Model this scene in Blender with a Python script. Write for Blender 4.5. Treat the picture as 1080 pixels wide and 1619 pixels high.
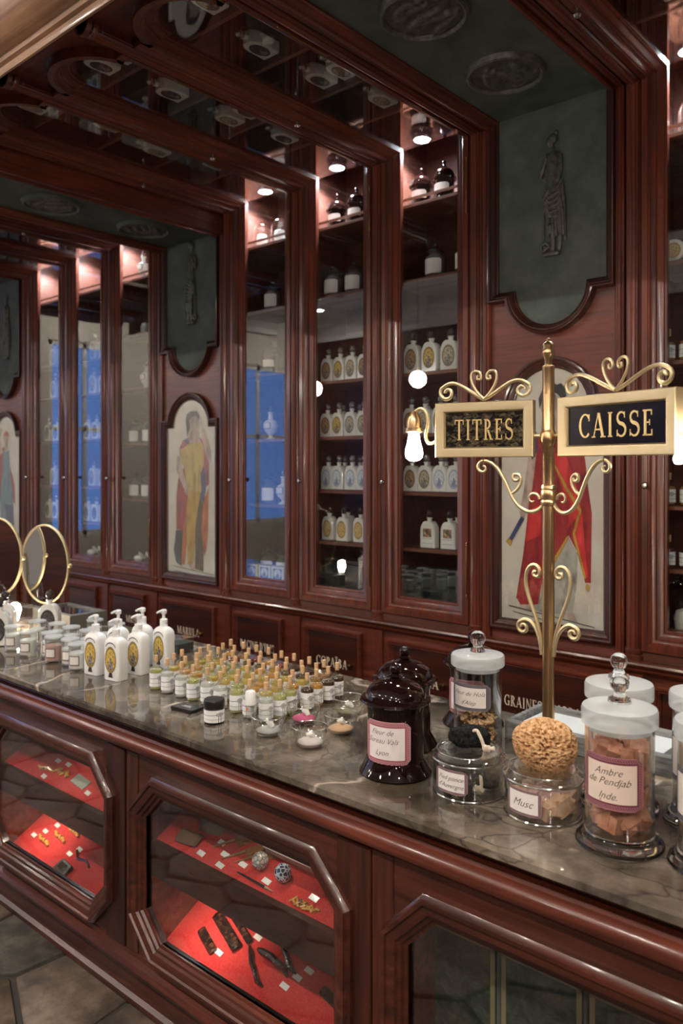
import bpy, bmesh, math, random
from mathutils import Vector, Matrix

random.seed(11)
PI = math.pi
sc = bpy.context.scene
for o in list(bpy.data.objects):
    bpy.data.objects.remove(o)
col = sc.collection

# ------------------------------------------------------------------ camera
cam = bpy.data.cameras.new('camera')
cam.sensor_fit = 'VERTICAL'
cam.sensor_height = 36.0
cam.lens = 1262.0 / 1619.0 * 36.0
cam.shift_y = -68.5 / 1619.0
cam.clip_start = 0.05
cam.dof.use_dof = True
cam.dof.focus_distance = 2.3
cam.dof.aperture_fstop = 3.2
camo = bpy.data.objects.new('camera', cam)
camo.location = (0, 0, 1.73)
camo.rotation_euler = (PI / 2, 0, math.atan2(0.6588, 0.7523))
col.objects.link(camo)
sc.camera = camo

# ------------------------------------------------------------------ world (blue dusk outside the shop windows)
w = bpy.data.worlds.new('dusk')
sc.world = w
w.use_nodes = True
w.node_tree.nodes['Background'].inputs[0].default_value = (0.16, 0.30, 0.75, 1)
w.node_tree.nodes['Background'].inputs[1].default_value = 1.6

vs = sc.view_settings
vs.view_transform = 'Standard'
vs.look = 'None'
vs.exposure = 1.0
vs.gamma = 1.0
vs.use_curve_mapping = False

GLOBE_W = 45.0      # emission of the room's pendant globes
DOWN_W = 1000.0       # recessed downlights in the room's ceiling
BULB_W = 120.0       # bare bulbs on the sign stand
SPOT_W = 42.0       # small lamps at the top of each cabinet
CASE_W = 2.4        # small lamps in the counter cases

# ------------------------------------------------------------------ mesh helpers
class MB:
    def __init__(s):
        s.v = []; s.f = []; s.uv = {}
    def add(s, vs_, fs_, uvs=None):
        n = len(s.v)
        s.v += [tuple(p) for p in vs_]
        for i, f in enumerate(fs_):
            if uvs: s.uv[len(s.f)] = [uvs[k] for k in f]
            s.f.append(tuple(k + n for k in f))
        return s
    def box(s, x0, x1, y0, y1, z0, z1, b=0.0):
        if b <= 0:
            return s.add([(x0,y0,z0),(x1,y0,z0),(x1,y1,z0),(x0,y1,z0),(x0,y0,z1),(x1,y0,z1),(x1,y1,z1),(x0,y1,z1)],
                  [(0,3,2,1),(4,5,6,7),(0,1,5,4),(1,2,6,5),(2,3,7,6),(3,0,4,7)])
        def ring(z, i):
            a, c, d, e = x0+i, x1-i, y0+i, y1-i
            return [(a+b,d,z),(c-b,d,z),(c,d+b,z),(c,e-b,z),(c-b,e,z),(a+b,e,z),(a,e-b,z),(a,d+b,z)]
        return s.loft([ring(z0,b),ring(z0+b,0),ring(z1-b,0),ring(z1,b)])
    def loft(s, rings, cap=True, closed=True):
        n = len(rings[0]); vs_ = [p for r in rings for p in r]; fs_ = []
        m = n if closed else n-1
        for i in range(len(rings)-1):
            for j in range(m):
                k = (j+1) % n
                fs_.append((i*n+j, i*n+k, (i+1)*n+k, (i+1)*n+j))
        if cap:
            fs_.append(tuple(range(n))[::-1]); fs_.append(tuple((len(rings)-1)*n+i for i in range(n)))
        return s.add(vs_, fs_)
    def lathe(s, prof, n=20, c=(0,0,0), a0=0, a1=2*PI, sx=1, sy=1, cap=True):
        full = abs(a1-a0-2*PI) < 1e-6
        m = n if full else n+1
        vs_ = []; fs_ = []
        for r, z in prof:
            for j in range(m):
                a = a0+(a1-a0)*j/n
                vs_.append((c[0]+r*math.cos(a)*sx, c[1]+r*math.sin(a)*sy, c[2]+z))
        for i in range(len(prof)-1):
            for j in range(n):
                k = (j+1) % m
                fs_.append((i*m+j, i*m+k, (i+1)*m+k, (i+1)*m+j))
        if full and cap:
            if prof[0][0] > 1e-5: fs_.append(tuple(range(m))[::-1])
            if prof[-1][0] > 1e-5: fs_.append(tuple((len(prof)-1)*m+j for j in range(m)))
        return s.add(vs_, fs_)
    def sphere(s, c, r, n=12, m=8):
        if not isinstance(r, (tuple, list)): r = (r, r, r)
        mb = MB().lathe([(math.sin(PI*i/m), -math.cos(PI*i/m)) for i in range(m+1)], n)
        return s.add([(c[0]+p[0]*r[0], c[1]+p[1]*r[1], c[2]+p[2]*r[2]) for p in mb.v], mb.f)
    def tube(s, pts, r, n=8, cap=True):
        P = [Vector(p) for p in pts]; rings = []; up = None
        for i, p in enumerate(P):
            t = (P[min(i+1, len(P)-1)]-P[max(i-1, 0)])
            t = t.normalized() if t.length > 1e-9 else Vector((0,0,1))
            if up is None:
                up = Vector((0,0,1)) if abs(t.z) < .9 else Vector((1,0,0))
            up = (up - t*up.dot(t)); up.normalize()
            b = t.cross(up)
            rr = r[i] if isinstance(r, (list, tuple)) else r
            rings.append([p+up*(rr*math.cos(2*PI*k/n))+b*(rr*math.sin(2*PI*k/n)) for k in range(n)])
        return s.loft(rings, cap)
    def sweep(s, path, prof, N, closed=False, i0=None, i1=None):
        # prof (a, b): a along N x tangent (mitred), b along N
        P = [Vector(p) for p in path]; N = Vector(N); n = len(P); rings = []
        for i in range(n):
            ts = []
            if closed or i > 0: ts.append((P[i]-P[i-1]).normalized())
            if closed or i < n-1: ts.append((P[(i+1) % n]-P[i]).normalized())
            ss = [N.cross(t) for t in ts]
            m = ss[0] if len(ss) == 1 else (ss[0]+ss[1])/(1+ss[0].dot(ss[1]))
            rings.append([P[i]+m*a+N*b for a, b in prof])
        if closed: rings.append(rings[0])
        rings = rings[(i0 or 0):(i1+1 if i1 is not None else None)]
        return s.loft(rings, cap=not closed)
    def poly(s, pts2, y0, y1, f=None):
        # outline in x,z (or mapped) extruded between y0 and y1
        f = f or (lambda x, z, y: (x, y, z))
        return s.loft([[f(x, z, y0) for x, z in pts2], [f(x, z, y1) for x, z in pts2]])
    def move(s, M):
        s.v = [tuple(M @ Vector(p)) for p in s.v]; return s
    def mesh(s, name, smooth=35, recalc=True):
        me = bpy.data.meshes.new(name)
        me.from_pydata(s.v, [], s.f)
        if s.uv:
            ul = me.uv_layers.new(name='uv')
            for p in me.polygons:
                u = s.uv.get(p.index)
                if u:
                    for li, c in zip(p.loop_indices, u): ul.data[li].uv = c
        if recalc:
            bm = bmesh.new(); bm.from_mesh(me)
            bmesh.ops.recalc_face_normals(bm, faces=bm.faces)
            bm.to_mesh(me); bm.free()
        if smooth:
            for p in me.polygons: p.use_smooth = True
            me.set_sharp_from_angle(angle=math.radians(smooth))
        me.update()
        return me

def tag(o, label, cat, group=None, kind=None):
    if label: o['label'] = label
    if cat: o['category'] = cat
    if group: o['group'] = group
    if kind: o['kind'] = kind
    return o

def ob(name, me, mat=None, parent=None, loc=None, rot=None):
    if isinstance(me, MB): me = me.mesh(name)
    o = bpy.data.objects.new(name, me)
    col.objects.link(o)
    if mat is not None and me is not None:
        if len(me.materials) == 0: me.materials.append(mat)
        elif me.materials[0] is not mat:
            o.material_slots[0].link = 'OBJECT'; o.material_slots[0].material = mat
    if loc is not None: o.location = loc
    if rot is not None: o.rotation_euler = rot
    if parent is not None: o.parent = parent
    return o

def empty(name, loc=(0,0,0), rot=None, label=None, cat=None, group=None):
    o = bpy.data.objects.new(name, None); col.objects.link(o); o.location = loc
    o.empty_display_size = .05
    if rot is not None: o.rotation_euler = rot
    return tag(o, label, cat, group)

def struct(name, me, mat):
    return tag(ob(name, me, mat), None, None, kind='structure')

def place(spec, loc, rot=(0,0,0), label=None, cat=None, group=None, mats=None, scale=None):
    # spec: (name, mesh or None, material, [(part, mesh, material, [subparts]), ...])
    mats = mats or {}
    n, me, mt, parts = spec
    r = ob(n, me, mats.get(n, mt)) if me else empty(n)
    r.location = loc; r.rotation_euler = rot
    if scale: r.scale = (scale,)*3
    tag(r, label, cat, group)
    def rec(ps, par):
        for p in ps:
            c = ob(p[0], p[1], mats.get(p[0], p[2]), par)
            if len(p) > 3: rec(p[3], c)
    rec(parts, r)
    return r

ORD = ['first','second','third','fourth','fifth','sixth','seventh','eighth','ninth','tenth']

# ------------------------------------------------------------------ materials
def mat(name, base=(.5,.5,.5), rough=.5, metal=0, coat=0, spec=.5, emit=None, es=0, trans=0, ior=1.45):
    m = bpy.data.materials.new(name); m.use_nodes = True
    b = m.node_tree.nodes['Principled BSDF']
    b.inputs['Base Color'].default_value = (*base, 1)
    b.inputs['Roughness'].default_value = rough
    b.inputs['Metallic'].default_value = metal
    b.inputs['Coat Weight'].default_value = coat
    b.inputs['Coat Roughness'].default_value = .12
    b.inputs['Specular IOR Level'].default_value = spec
    b.inputs['Transmission Weight'].default_value = trans
    b.inputs['IOR'].default_value = ior
    if emit:
        b.inputs['Emission Color'].default_value = (*emit, 1); b.inputs['Emission Strength'].default_value = es
    return m

class NT:
    def __init__(s, m):
        s.m = m; s.t = m.node_tree; s.b = s.t.nodes.get('Principled BSDF')
    def n(s, typ, **kw):
        nd = s.t.nodes.new(typ)
        for k, v in kw.items():
            if k.startswith('_'): setattr(nd, k[1:], v)
            else: nd.inputs[k].default_value = v
        return nd
    def l(s, a, b): s.t.links.new(a, b)
    def ramp(s, fac, stops, interp='LINEAR'):
        r = s.t.nodes.new('ShaderNodeValToRGB'); cr = r.color_ramp; cr.interpolation = interp
        while len(cr.elements) < len(stops): cr.elements.new(.5)
        for e, (p, c) in zip(cr.elements, stops):
            e.position = p; e.color = (*c, 1) if len(c) == 3 else c
        s.l(fac, r.inputs[0]); return r.outputs[0]
    def math(s, op, a, b=None, c=None):
        nd = s.t.nodes.new('ShaderNodeMath'); nd.operation = op
        for i, x in enumerate((a, b, c)):
            if x is None: continue
            if hasattr(x, 'is_linked'): s.l(x, nd.inputs[i])
            else: nd.inputs[i].default_value = x
        return nd.outputs[0]
    def mix(s, fac, a, b):
        nd = s.t.nodes.new('ShaderNodeMix'); nd.data_type = 'RGBA'
        for i, x in ((0, fac), (6, a), (7, b)):
            if hasattr(x, 'is_linked'): s.l(x, nd.inputs[i])
            elif i == 0: nd.inputs[0].default_value = x
            else: nd.inputs[i].default_value = (*x, 1)
        return nd.outputs[2]
    def coord(s, scale=(1,1,1), kind='Object'):
        tc = s.n('ShaderNodeTexCoord'); mp = s.n('ShaderNodeMapping')
        mp.inputs['Scale'].default_value = scale
        s.l(tc.outputs[kind], mp.inputs[0]); return mp.outputs[0]
    def noise(s, vec, scale=5, detail=4, rough=.5, dist=0):
        nd = s.n('ShaderNodeTexNoise', Scale=scale, Detail=detail, Roughness=rough, Distortion=dist)
        s.l(vec, nd.inputs['Vector']); return nd.outputs['Fac']
    def bump(s, h, strength=.2, dist=.01):
        b = s.n('ShaderNodeBump', Strength=strength, Distance=dist); s.l(h, b.inputs['Height'])
        s.l(b.outputs[0], s.b.inputs['Normal'])
    def base(s, c): s.l(c, s.b.inputs['Base Color'])

def wood(name, dark, light, axis, rough=.3, coat=.35):
    m = mat(name, rough=rough, coat=coat); t = NT(m)
    sc_ = {'x': (1.2,22,22), 'y': (22,1.2,22), 'z': (22,22,1.2)}[axis]
    v = t.coord(sc_)
    f = t.noise(v, 1.6, 6, .6, .6)
    v2 = t.coord((.9,.9,.9)); g = t.noise(v2, 2.2, 3)
    mid = tuple((a+b)/2 for a, b in zip(dark, light))
    c1 = t.ramp(f, [(.3, dark), (.52, mid), (.72, light)])
    c2 = t.ramp(g, [(.3, (.62,.58,.58)), (.7, (1.15,1.1,1.08))])
    mx = t.t.nodes.new('ShaderNodeMix'); mx.data_type = 'RGBA'; mx.blend_type = 'MULTIPLY'; mx.inputs[0].default_value = 1
    t.l(c1, mx.inputs[6]); t.l(c2, mx.inputs[7]); t.base(mx.outputs[2])
    t.bump(f, .12, .002)
    r = t.ramp(f, [(.3, (rough+.12,)*3), (.7, (rough-.05,)*3)]); t.l(r, t.b.inputs['Roughness'])
    return m

D, L = (.050,.0125,.0075), (.205,.050,.027)
WZ = wood('mahogany_upright', D, L, 'z')
WX = wood('mahogany_lengthwise', D, L, 'x')
WY = wood('mahogany_crosswise', D, L, 'y')
WDZ = wood('dark_mahogany_upright', (.020,.0065,.0045), (.085,.022,.013), 'z')
WDX = wood('dark_mahogany_lengthwise', (.022,.007,.005), (.095,.024,.014), 'x')
WCX = wood('counter_mahogany_lengthwise', (.028,.008,.005), (.125,.032,.018), 'x')
WCZ = wood('counter_mahogany_upright', (.028,.008,.005), (.125,.032,.018), 'z')
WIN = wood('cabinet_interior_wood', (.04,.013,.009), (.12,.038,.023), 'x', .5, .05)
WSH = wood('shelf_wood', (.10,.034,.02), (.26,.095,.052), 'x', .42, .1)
WPAN = wood('panel_veneer', (.085,.026,.02), (.25,.085,.062), 'x', .28, .5)
WGOLD = wood('cornice_wood', (.26,.13,.06), (.52,.30,.16), 'x', .3, .5)

def glass_thin(name, tint=(1,1,1), base=.04, power=4.0, gain=.85, gcol=(1,1,1), rough=0.0):
    m = bpy.data.materials.new(name); m.use_nodes = True; t = NT(m)
    t.t.nodes.remove(t.b)
    out = t.t.nodes['Material Output']
    lw = t.n('ShaderNodeLayerWeight', Blend=.5)
    f = t.math('POWER', lw.outputs['Facing'], power)
    f = t.math('MULTIPLY_ADD', f, gain, base)
    tr = t.n('ShaderNodeBsdfTransparent', Color=(*tint,1)); gl = t.n('ShaderNodeBsdfGlossy', Color=(*gcol,1), Roughness=rough)
    mx = t.n('ShaderNodeMixShader'); t.l(f, mx.inputs[0]); t.l(tr.outputs[0], mx.inputs[1]); t.l(gl.outputs[0], mx.inputs[2])
    t.l(mx.outputs[0], out.inputs[0]); return m

PANE = glass_thin('cabinet_glass', (.93,.95,.95), .075, 4.5, .8)
JARG = glass_thin('jar_glass', (.96,.97,.96), .06, 2.4, .85)
BOWLG = glass_thin('bowl_glass', (.96,.97,.96), .08, 2.0, .8)
GEDGE = glass_thin('glass_edge', (.85,.88,.88), .30, 1.2, .5, (1,1,1), .12)
AMBER = mat('dark_amber_glass', (.009,.0030,.0025), .03, spec=.5)
FROST = mat('frosted_glass', (.74,.76,.76), .32)
t = NT(FROST); _tr = t.n('ShaderNodeBsdfTransparent', Color=(.95,.97,.97,1)); _mx = t.n('ShaderNodeMixShader', Fac=.42)
t.l(_tr.outputs[0], _mx.inputs[1]); t.l(t.b.outputs[0], _mx.inputs[2]); t.l(_mx.outputs[0], t.t.nodes['Material Output'].inputs[0])
CLEAR = mat('clear_solid_glass', (.97,.98,.98), .0, trans=1, ior=1.45)
BRASS = mat('brushed_brass', (.62,.45,.20), .28, 1)
t = NT(BRASS); f = t.noise(t.coord((5,5,5)), 1.5, 4); t.base(t.ramp(f, [(.3, (.58,.47,.28)), (.7, (.70,.58,.36))]))
t.l(t.ramp(f, [(.3, (.52,)*3), (.7, (.44,)*3)]), t.b.inputs['Roughness'])
COPPER = mat('brass_pole', (.60,.36,.17), .30, 1)
t = NT(COPPER); f = t.noise(t.coord((30,30,1.5)), 2, 5); t.base(t.ramp(f, [(.3, (.50,.31,.15)), (.7, (.76,.54,.30))]))
DBRASS = mat('dark_brass', (.32,.20,.09), .3, 1)
STEEL = mat('knob_metal', (.6,.56,.5), .25, 1)
MIRROR = mat('mirror_silver', (.85,.86,.86), .01, 1)
GREEN = mat('green_plaster', (.045,.058,.050), .75)
t = NT(GREEN); f = t.noise(t.coord((3,3,3)), 2.2, 6, .6); t.base(t.ramp(f, [(.3, (.044,.056,.050)), (.7, (.098,.118,.106))])); t.bump(f, .3, .01)
BRONZE = mat('bronzed_plaster', (.085,.082,.070), .38, .25)
t = NT(BRONZE); f = t.noise(t.coord((30,30,30)), 2, 4); t.base(t.ramp(f, [(.35, (.062,.064,.056)), (.7, (.135,.135,.118))]))
WHITE = mat('white_porcelain', (.74,.72,.68), .25, coat=.4)
WPLAS = mat('white_plastic', (.80,.80,.79), .3, coat=.2)
PAPER = mat('label_paper', (.80,.74,.69), .7)
WAX = mat('white_wax', (.82,.80,.77), .45)
PWAX = mat('pink_wax', (.62,.38,.33), .5)
BLACK = mat('black_plastic', (.012,.012,.013), .3)
CORK = mat('cork', (.55,.35,.18), .8)
t = NT(CORK); f = t.noise(t.coord((200,200,200)), 3, 3); t.base(t.ramp(f, [(.35, (.40,.22,.10)), (.65, (.68,.46,.26))]))
REDF = mat('red_felt', (.50,.035,.032), .85, spec=.1)
t = NT(REDF); f = t.noise(t.coord((60,60,60)), 3, 4); t.base(t.ramp(f, [(.3, (.40,.026,.024)), (.7, (.58,.05,.045))]))
INK = mat('ink', (.09,.06,.06), .7)
GOLDL = mat('gilt_lettering', (.80,.58,.26), .38, .55)
DLET = mat('ivory_drawer_lettering', (.70,.60,.47), .6)
CREAMW = mat('cream_plaster', (.62,.58,.52), .8)
CEILW = mat('white_ceiling_paint', (.72,.70,.67), .8)
HORN = mat('dark_tortoiseshell', (.018,.009,.007), .15, coat=.6)
t = NT(HORN); f = t.noise(t.coord((40,40,40)), 1.5, 3); t.base(t.ramp(f, [(.45, (.010,.005,.004)), (.75, (.12,.035,.015))]))
AMBC = mat('amber_horn', (.55,.26,.05), .25, coat=.5)
t = NT(AMBC); f = t.noise(t.coord((55,55,55)), 1.5, 3); t.base(t.ramp(f, [(.38, (.08,.03,.008)), (.52, (.60,.30,.06))]))
COMBW = wood('comb_wood', (.22,.09,.03), (.46,.22,.09), 'x', .4, .1)
LOOFAH = mat('brown_brush_fibre', (.14,.07,.035), .8)

# patterned label materials (flat print), driven by the label's own uv map
def uvnodes(m):
    t = NT(m); tc = t.n('ShaderNodeTexCoord'); sp = t.n('ShaderNodeSeparateXYZ'); t.l(tc.outputs['UV'], sp.inputs[0])
    return t, sp.outputs[0], sp.outputs[1], tc.outputs['UV']

def frame_label(name, edge, line, paper, asp=1.2, wid=.13):
    m = mat(name, rough=.6); t, u, v, uv = uvnodes(m)
    du = t.math('MULTIPLY', t.math('MINIMUM', u, t.math('SUBTRACT', 1, u)), asp)
    dv = t.math('MINIMUM', v, t.math('SUBTRACT', 1, v))
    dd = t.math('MINIMUM', du, dv)
    c = t.ramp(dd, [(0, edge), (.2*wid, line), (.3*wid, edge), (.72*wid, line), (wid, paper)], 'CONSTANT')
    dots = t.math('SINE', t.math('MULTIPLY', t.math('ADD', t.math('MULTIPLY', u, asp), v), 130))
    band = t.math('LESS_THAN', t.math('ABSOLUTE', t.math('SUBTRACT', dd, .5*wid)), .14*wid)
    k = t.math('MULTIPLY', t.math('GREATER_THAN', dots, .1), band)
    c = t.mix(k, c, tuple(x*.35 for x in line))
    t.base(c); return m
LAB_PINK = frame_label('pink_bordered_label', (.56,.27,.30), (.33,.085,.12), (.78,.72,.71), 1.15)
LAB_PLUM = frame_label('plum_bordered_label', (.36,.15,.17), (.16,.035,.055), (.74,.60,.50), 1.3)
LAB_MAUVE = frame_label('mauve_bordered_label', (.30,.19,.21), (.13,.06,.075), (.76,.72,.68), 1.2, .1)
LAB_GREY = frame_label('grey_bordered_label', (.20,.19,.18), (.035,.02,.09), (.72,.66,.60), 1.2, .12)
LAB_TAN = frame_label('thin_bordered_label', (.22,.13,.11), (.10,.05,.05), (.76,.71,.66), 1.1, .09)

def oval_label(name, gold, dark, field, figure=True):
    # engraved oval vignette: scalloped dark rim, gilt field, dark figure
    m = mat(name, rough=.5); t, u, v, uv = uvnodes(m)
    x = t.math('SUBTRACT', u, .5); y = t.math('SUBTRACT', v, .5)
    r = t.math('MULTIPLY', t.math('SQRT', t.math('ADD', t.math('MULTIPLY', x, x), t.math('MULTIPLY', y, y))), 2)
    ang = t.math('ARCTAN2', y, x)
    sc_ = t.math('MULTIPLY', t.math('SINE', t.math('MULTIPLY', ang, 26)), .02)
    r2 = t.math('ADD', r, sc_)
    nz = t.noise(uv, 9, 5, .65)
    fld = t.ramp(nz, [(.34, dark), (.48, gold), (.66, field)])
    low = t.math('SUBTRACT', .62, v)
    fig = t.math('LESS_THAN', t.math('ADD', t.math('ABSOLUTE', x), t.math('MULTIPLY', t.math('SUBTRACT', nz, .5), .5)), t.math('MULTIPLY', low, .55))
    c = t.mix(fig, fld, t.ramp(nz, [(.42, dark), (.56, (.36,.33,.36)), (.7, (.66,.64,.64))])) if figure else fld
    ring = t.ramp(r2, [(0, (0,0,0)), (.80, (1,1,1))], 'CONSTANT')
    rim = t.ramp(r2, [(0, gold), (.84, dark), (.90, gold), (.95, dark)], 'CONSTANT')
    c = t.mix(ring, c, rim)
    t.base(c); return m
OV_GOLD = oval_label('gilt_oval_vignette', (.55,.36,.07), (.035,.025,.03), (.72,.56,.18))
OV_GREY = oval_label('grey_engraved_oval', (.40,.33,.20), (.05,.04,.04), (.62,.57,.47))
OV_BROWN = oval_label('brown_engraved_oval', (.36,.22,.10), (.035,.02,.02), (.52,.36,.22))
OV_BLACK = oval_label('black_engraved_oval', (.06,.05,.05), (.02,.02,.02), (.12,.10,.09))
OV_BLUE = oval_label('blue_line_emblem', (.62,.65,.70), (.10,.17,.38), (.74,.74,.74))
OV_ORN = oval_label('gilt_scroll_ornament', (.58,.38,.12), (.20,.10,.03), (.76,.62,.36), False)

def picture_label():
    m = mat('painted_scene_label', rough=.5); t, u, v, uv = uvnodes(m)
    nz = t.noise(uv, 5, 5, .6, 1.0)
    sc_ = t.ramp(nz, [(.36, (.04,.05,.03)), (.46, (.14,.13,.07)), (.55, (.52,.20,.11)), (.64, (.66,.46,.34))])
    d = t.math('MINIMUM', t.math('MINIMUM', u, t.math('SUBTRACT', 1, u)), t.math('SUBTRACT', 1, v))
    inn = t.math('MULTIPLY', t.math('GREATER_THAN', d, .1), t.math('GREATER_THAN', v, .42))
    ln = t.math('LESS_THAN', t.math('ABSOLUTE', t.math('SUBTRACT', t.math('ABSOLUTE', t.math('SUBTRACT', v, .21)), .13)), .012)
    c = t.mix(inn, (.74,.73,.70), sc_); c = t.mix(ln, c, (.25,.25,.26)); t.base(c); return m
PICL = picture_label()

def oil_label():
    m = mat('oil_bottle_label', rough=.6); t, u, v, uv = uvnodes(m)
    x = t.math('SUBTRACT', u, .72); y = t.math('MULTIPLY', t.math('SUBTRACT', v, .64), .75)
    r = t.math('SQRT', t.math('ADD', t.math('MULTIPLY', x, x), t.math('MULTIPLY', y, y)))
    ci = t.ramp(r, [(0, (.30,.31,.33)), (.07, (.62,.62,.63)), (.09, (.16,.17,.19)), (.125, (.80,.80,.79))], 'CONSTANT')
    inside = t.math('LESS_THAN', r, .125)
    wob = t.math('MULTIPLY', t.math('SINE', t.math('MULTIPLY', u, 6.0)), .03)
    b1 = t.math('LESS_THAN', t.math('ABSOLUTE', t.math('SUBTRACT', t.math('ADD', v, wob), .62)), .022)
    b2 = t.math('LESS_THAN', t.math('ABSOLUTE', t.math('SUBTRACT', v, .26)), .012)
    b3 = t.math('MULTIPLY', t.math('LESS_THAN', t.math('ABSOLUTE', t.math('SUBTRACT', t.math('ABSOLUTE', t.math('SUBTRACT', u, .72)), .045)), .012), t.math('LESS_THAN', v, .52))
    tx = t.math('GREATER_THAN', t.math('SINE', t.math('MULTIPLY', v, 88)), .55)
    tn = t.math('GREATER_THAN', t.noise(t.coord((26,90,1), 'UV'), 1.2, 2), .52)
    tt = t.math('MULTIPLY', t.math('MULTIPLY', tx, tn), t.math('LESS_THAN', t.math('ABSOLUTE', t.math('SUBTRACT', u, .42)), .2))
    c = t.mix(tt, (.80,.80,.79), (.42,.42,.43))
    lines = t.math('MAXIMUM', t.math('MAXIMUM', b1, b2), b3)
    c = t.mix(lines, c, (.13,.14,.16)); c = t.mix(inside, c, ci); t.base(c); return m
OILL = oil_label()

def marble():
    m = mat('brown_grey_marble', rough=.06, coat=.3); t = NT(m)
    v = t.coord((1,1,1))
    wn = t.n('ShaderNodeTexNoise', Scale=2.6, Detail=6); t.l(v, wn.inputs['Vector'])
    def warp(k, scl):
        sub = t.t.nodes.new('ShaderNodeVectorMath'); sub.operation = 'MULTIPLY_ADD'
        t.l(wn.outputs['Color'], sub.inputs[0]); sub.inputs[1].default_value = (k,k,k); t.l(t.coord(scl), sub.inputs[2])
        return sub.outputs[0]
    n1 = t.noise(warp(.25, (1,1,1)), 4.0, 9, .66)
    base = t.ramp(n1, [(.32, (.020,.015,.011)), (.44, (.062,.049,.037)), (.54, (.125,.102,.080)), (.66, (.225,.183,.138))])
    def edge(vec, scl, w0, w1):
        vo = t.n('ShaderNodeTexVoronoi', Scale=scl); vo.feature = 'DISTANCE_TO_EDGE'; t.l(vec, vo.inputs['Vector'])
        return t.ramp(vo.outputs['Distance'], [(0, (1,1,1)), (w0, (.6,.6,.6)), (w1, (0,0,0))])
    crack = t.math('MULTIPLY', edge(warp(.35, (1,1.6,1)), 5.5, .010, .028), t.ramp(t.noise(v, 3.1, 3), [(.36, (0,0,0)), (.48, (1,1,1))]))
    vein = t.math('MULTIPLY', edge(warp(.5, (1.1,.55,1)), 1.9, .010, .030), t.ramp(t.noise(v, 1.7, 2), [(.44, (0,0,0)), (.52, (1,1,1))]))
    spot = t.ramp(t.noise(v, 7.5, 4, .6), [(.66, (0,0,0)), (.72, (1,1,1))])
    gold = t.ramp(t.noise(v, 1.6, 4), [(.50, (0,0,0)), (.68, (1,1,1))])
    c = t.mix(t.math('MULTIPLY', gold, .5), base, (.20,.135,.065))
    c = t.mix(t.math('MULTIPLY', crack, .85), c, (.035,.028,.026))
    c = t.mix(t.math('MULTIPLY', spot, .45), c, (.48,.38,.26))
    c = t.mix(t.math('MULTIPLY', vein, .85), c, (.60,.50,.40))
    t.base(c); return m
MARBLE = marble()

def stone():
    m = mat('worn_flagstone', rough=.6); t = NT(m)
    v = t.coord((1,1,1)); n1 = t.noise(v, 3.5, 8, .65); n2 = t.noise(v, 14, 6, .6)
    a = t.ramp(n1, [(.32, (.036,.027,.020)), (.5, (.100,.072,.052)), (.68, (.175,.132,.098))])
    b = t.ramp(n2, [(.3, (.6,.6,.6)), (.7, (1.1,1.08,1.05))])
    mx = t.t.nodes.new('ShaderNodeMix'); mx.data_type = 'RGBA'; mx.blend_type = 'MULTIPLY'; mx.inputs[0].default_value = 1
    t.l(a, mx.inputs[6]); t.l(b, mx.inputs[7]); t.base(mx.outputs[2]); t.bump(n2, .5, .01); return m
STONE = stone()
STONE2 = stone(); STONE2.name = 'dark_flagstone'
for nd in STONE2.node_tree.nodes:
    if nd.type == 'VALTORGB' and nd.color_ramp.elements[0].color[0] < .2:
        for e, c in zip(nd.color_ramp.elements, ((.026,.022,.018),(.058,.049,.038),(.13,.108,.076))): e.color = (*c, 1)
GROUT = mat('dark_joint_mortar', (.035,.030,.026), .9)

def engraved(name, c, k=.45, sc_=260):
    # hand-coloured engraving: flat tint with hatching
    m = mat(name, rough=.45, coat=.25); t = NT(m)
    v = t.coord((6,6,2.2)); n = t.noise(v, 3.5, 5, .6)
    w_ = t.n('ShaderNodeTexWave', Scale=sc_/6.0, Distortion=3.0); t.l(t.coord((1,1,.7)), w_.inputs['Vector'])
    tint = t.ramp(n, [(.32, tuple(x*.42 for x in c)), (.5, c), (.72, tuple(min(1, x*1.35+.02) for x in c))])
    h = t.math('MULTIPLY', t.math('LESS_THAN', w_.outputs['Fac'], .22), k)
    t.base(t.mix(h, tint, tuple(x*.25 for x in c))); return m
E_CREAM = mat('cream_print_paper', (.70,.62,.54), .4, coat=.3)
t = NT(E_CREAM); f = t.noise(t.coord((4,4,4)), 2, 4); t.base(t.ramp(f, [(.3, (.62,.54,.46)), (.7, (.76,.69,.61))]))
E_RED = engraved('red_robe_tint', (.40,.030,.035)); E_SCAR = engraved('scarlet_tint', (.70,.045,.045), .2)
E_YEL = engraved('yellow_gown_tint', (.62,.42,.12)); E_GOLD = engraved('ochre_tint', (.58,.33,.05), .5)
E_BRN = engraved('brown_shadow_tint', (.13,.085,.05)); E_BLUE = engraved('blue_tint', (.055,.075,.19))
E_PINK = engraved('rose_cloak_tint', (.48,.10,.16)); E_SKIN = engraved('flesh_tint', (.56,.40,.34), .25, 380)
E_HAIR = engraved('dark_hair_tint', (.07,.065,.075), .6); E_GREY = engraved('stippled_grey_tint', (.50,.46,.42), .5, 420)
E_TEAL = engraved('teal_gown_tint', (.16,.27,.33)); E_LINE = mat('print_line', (.04,.03,.03), .6)
E_PAT = engraved('orange_pattern_tint', (.62,.16,.04), .7, 120)
E_ROCK = engraved('slate_rock_tint', (.045,.05,.06), .6)

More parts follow.
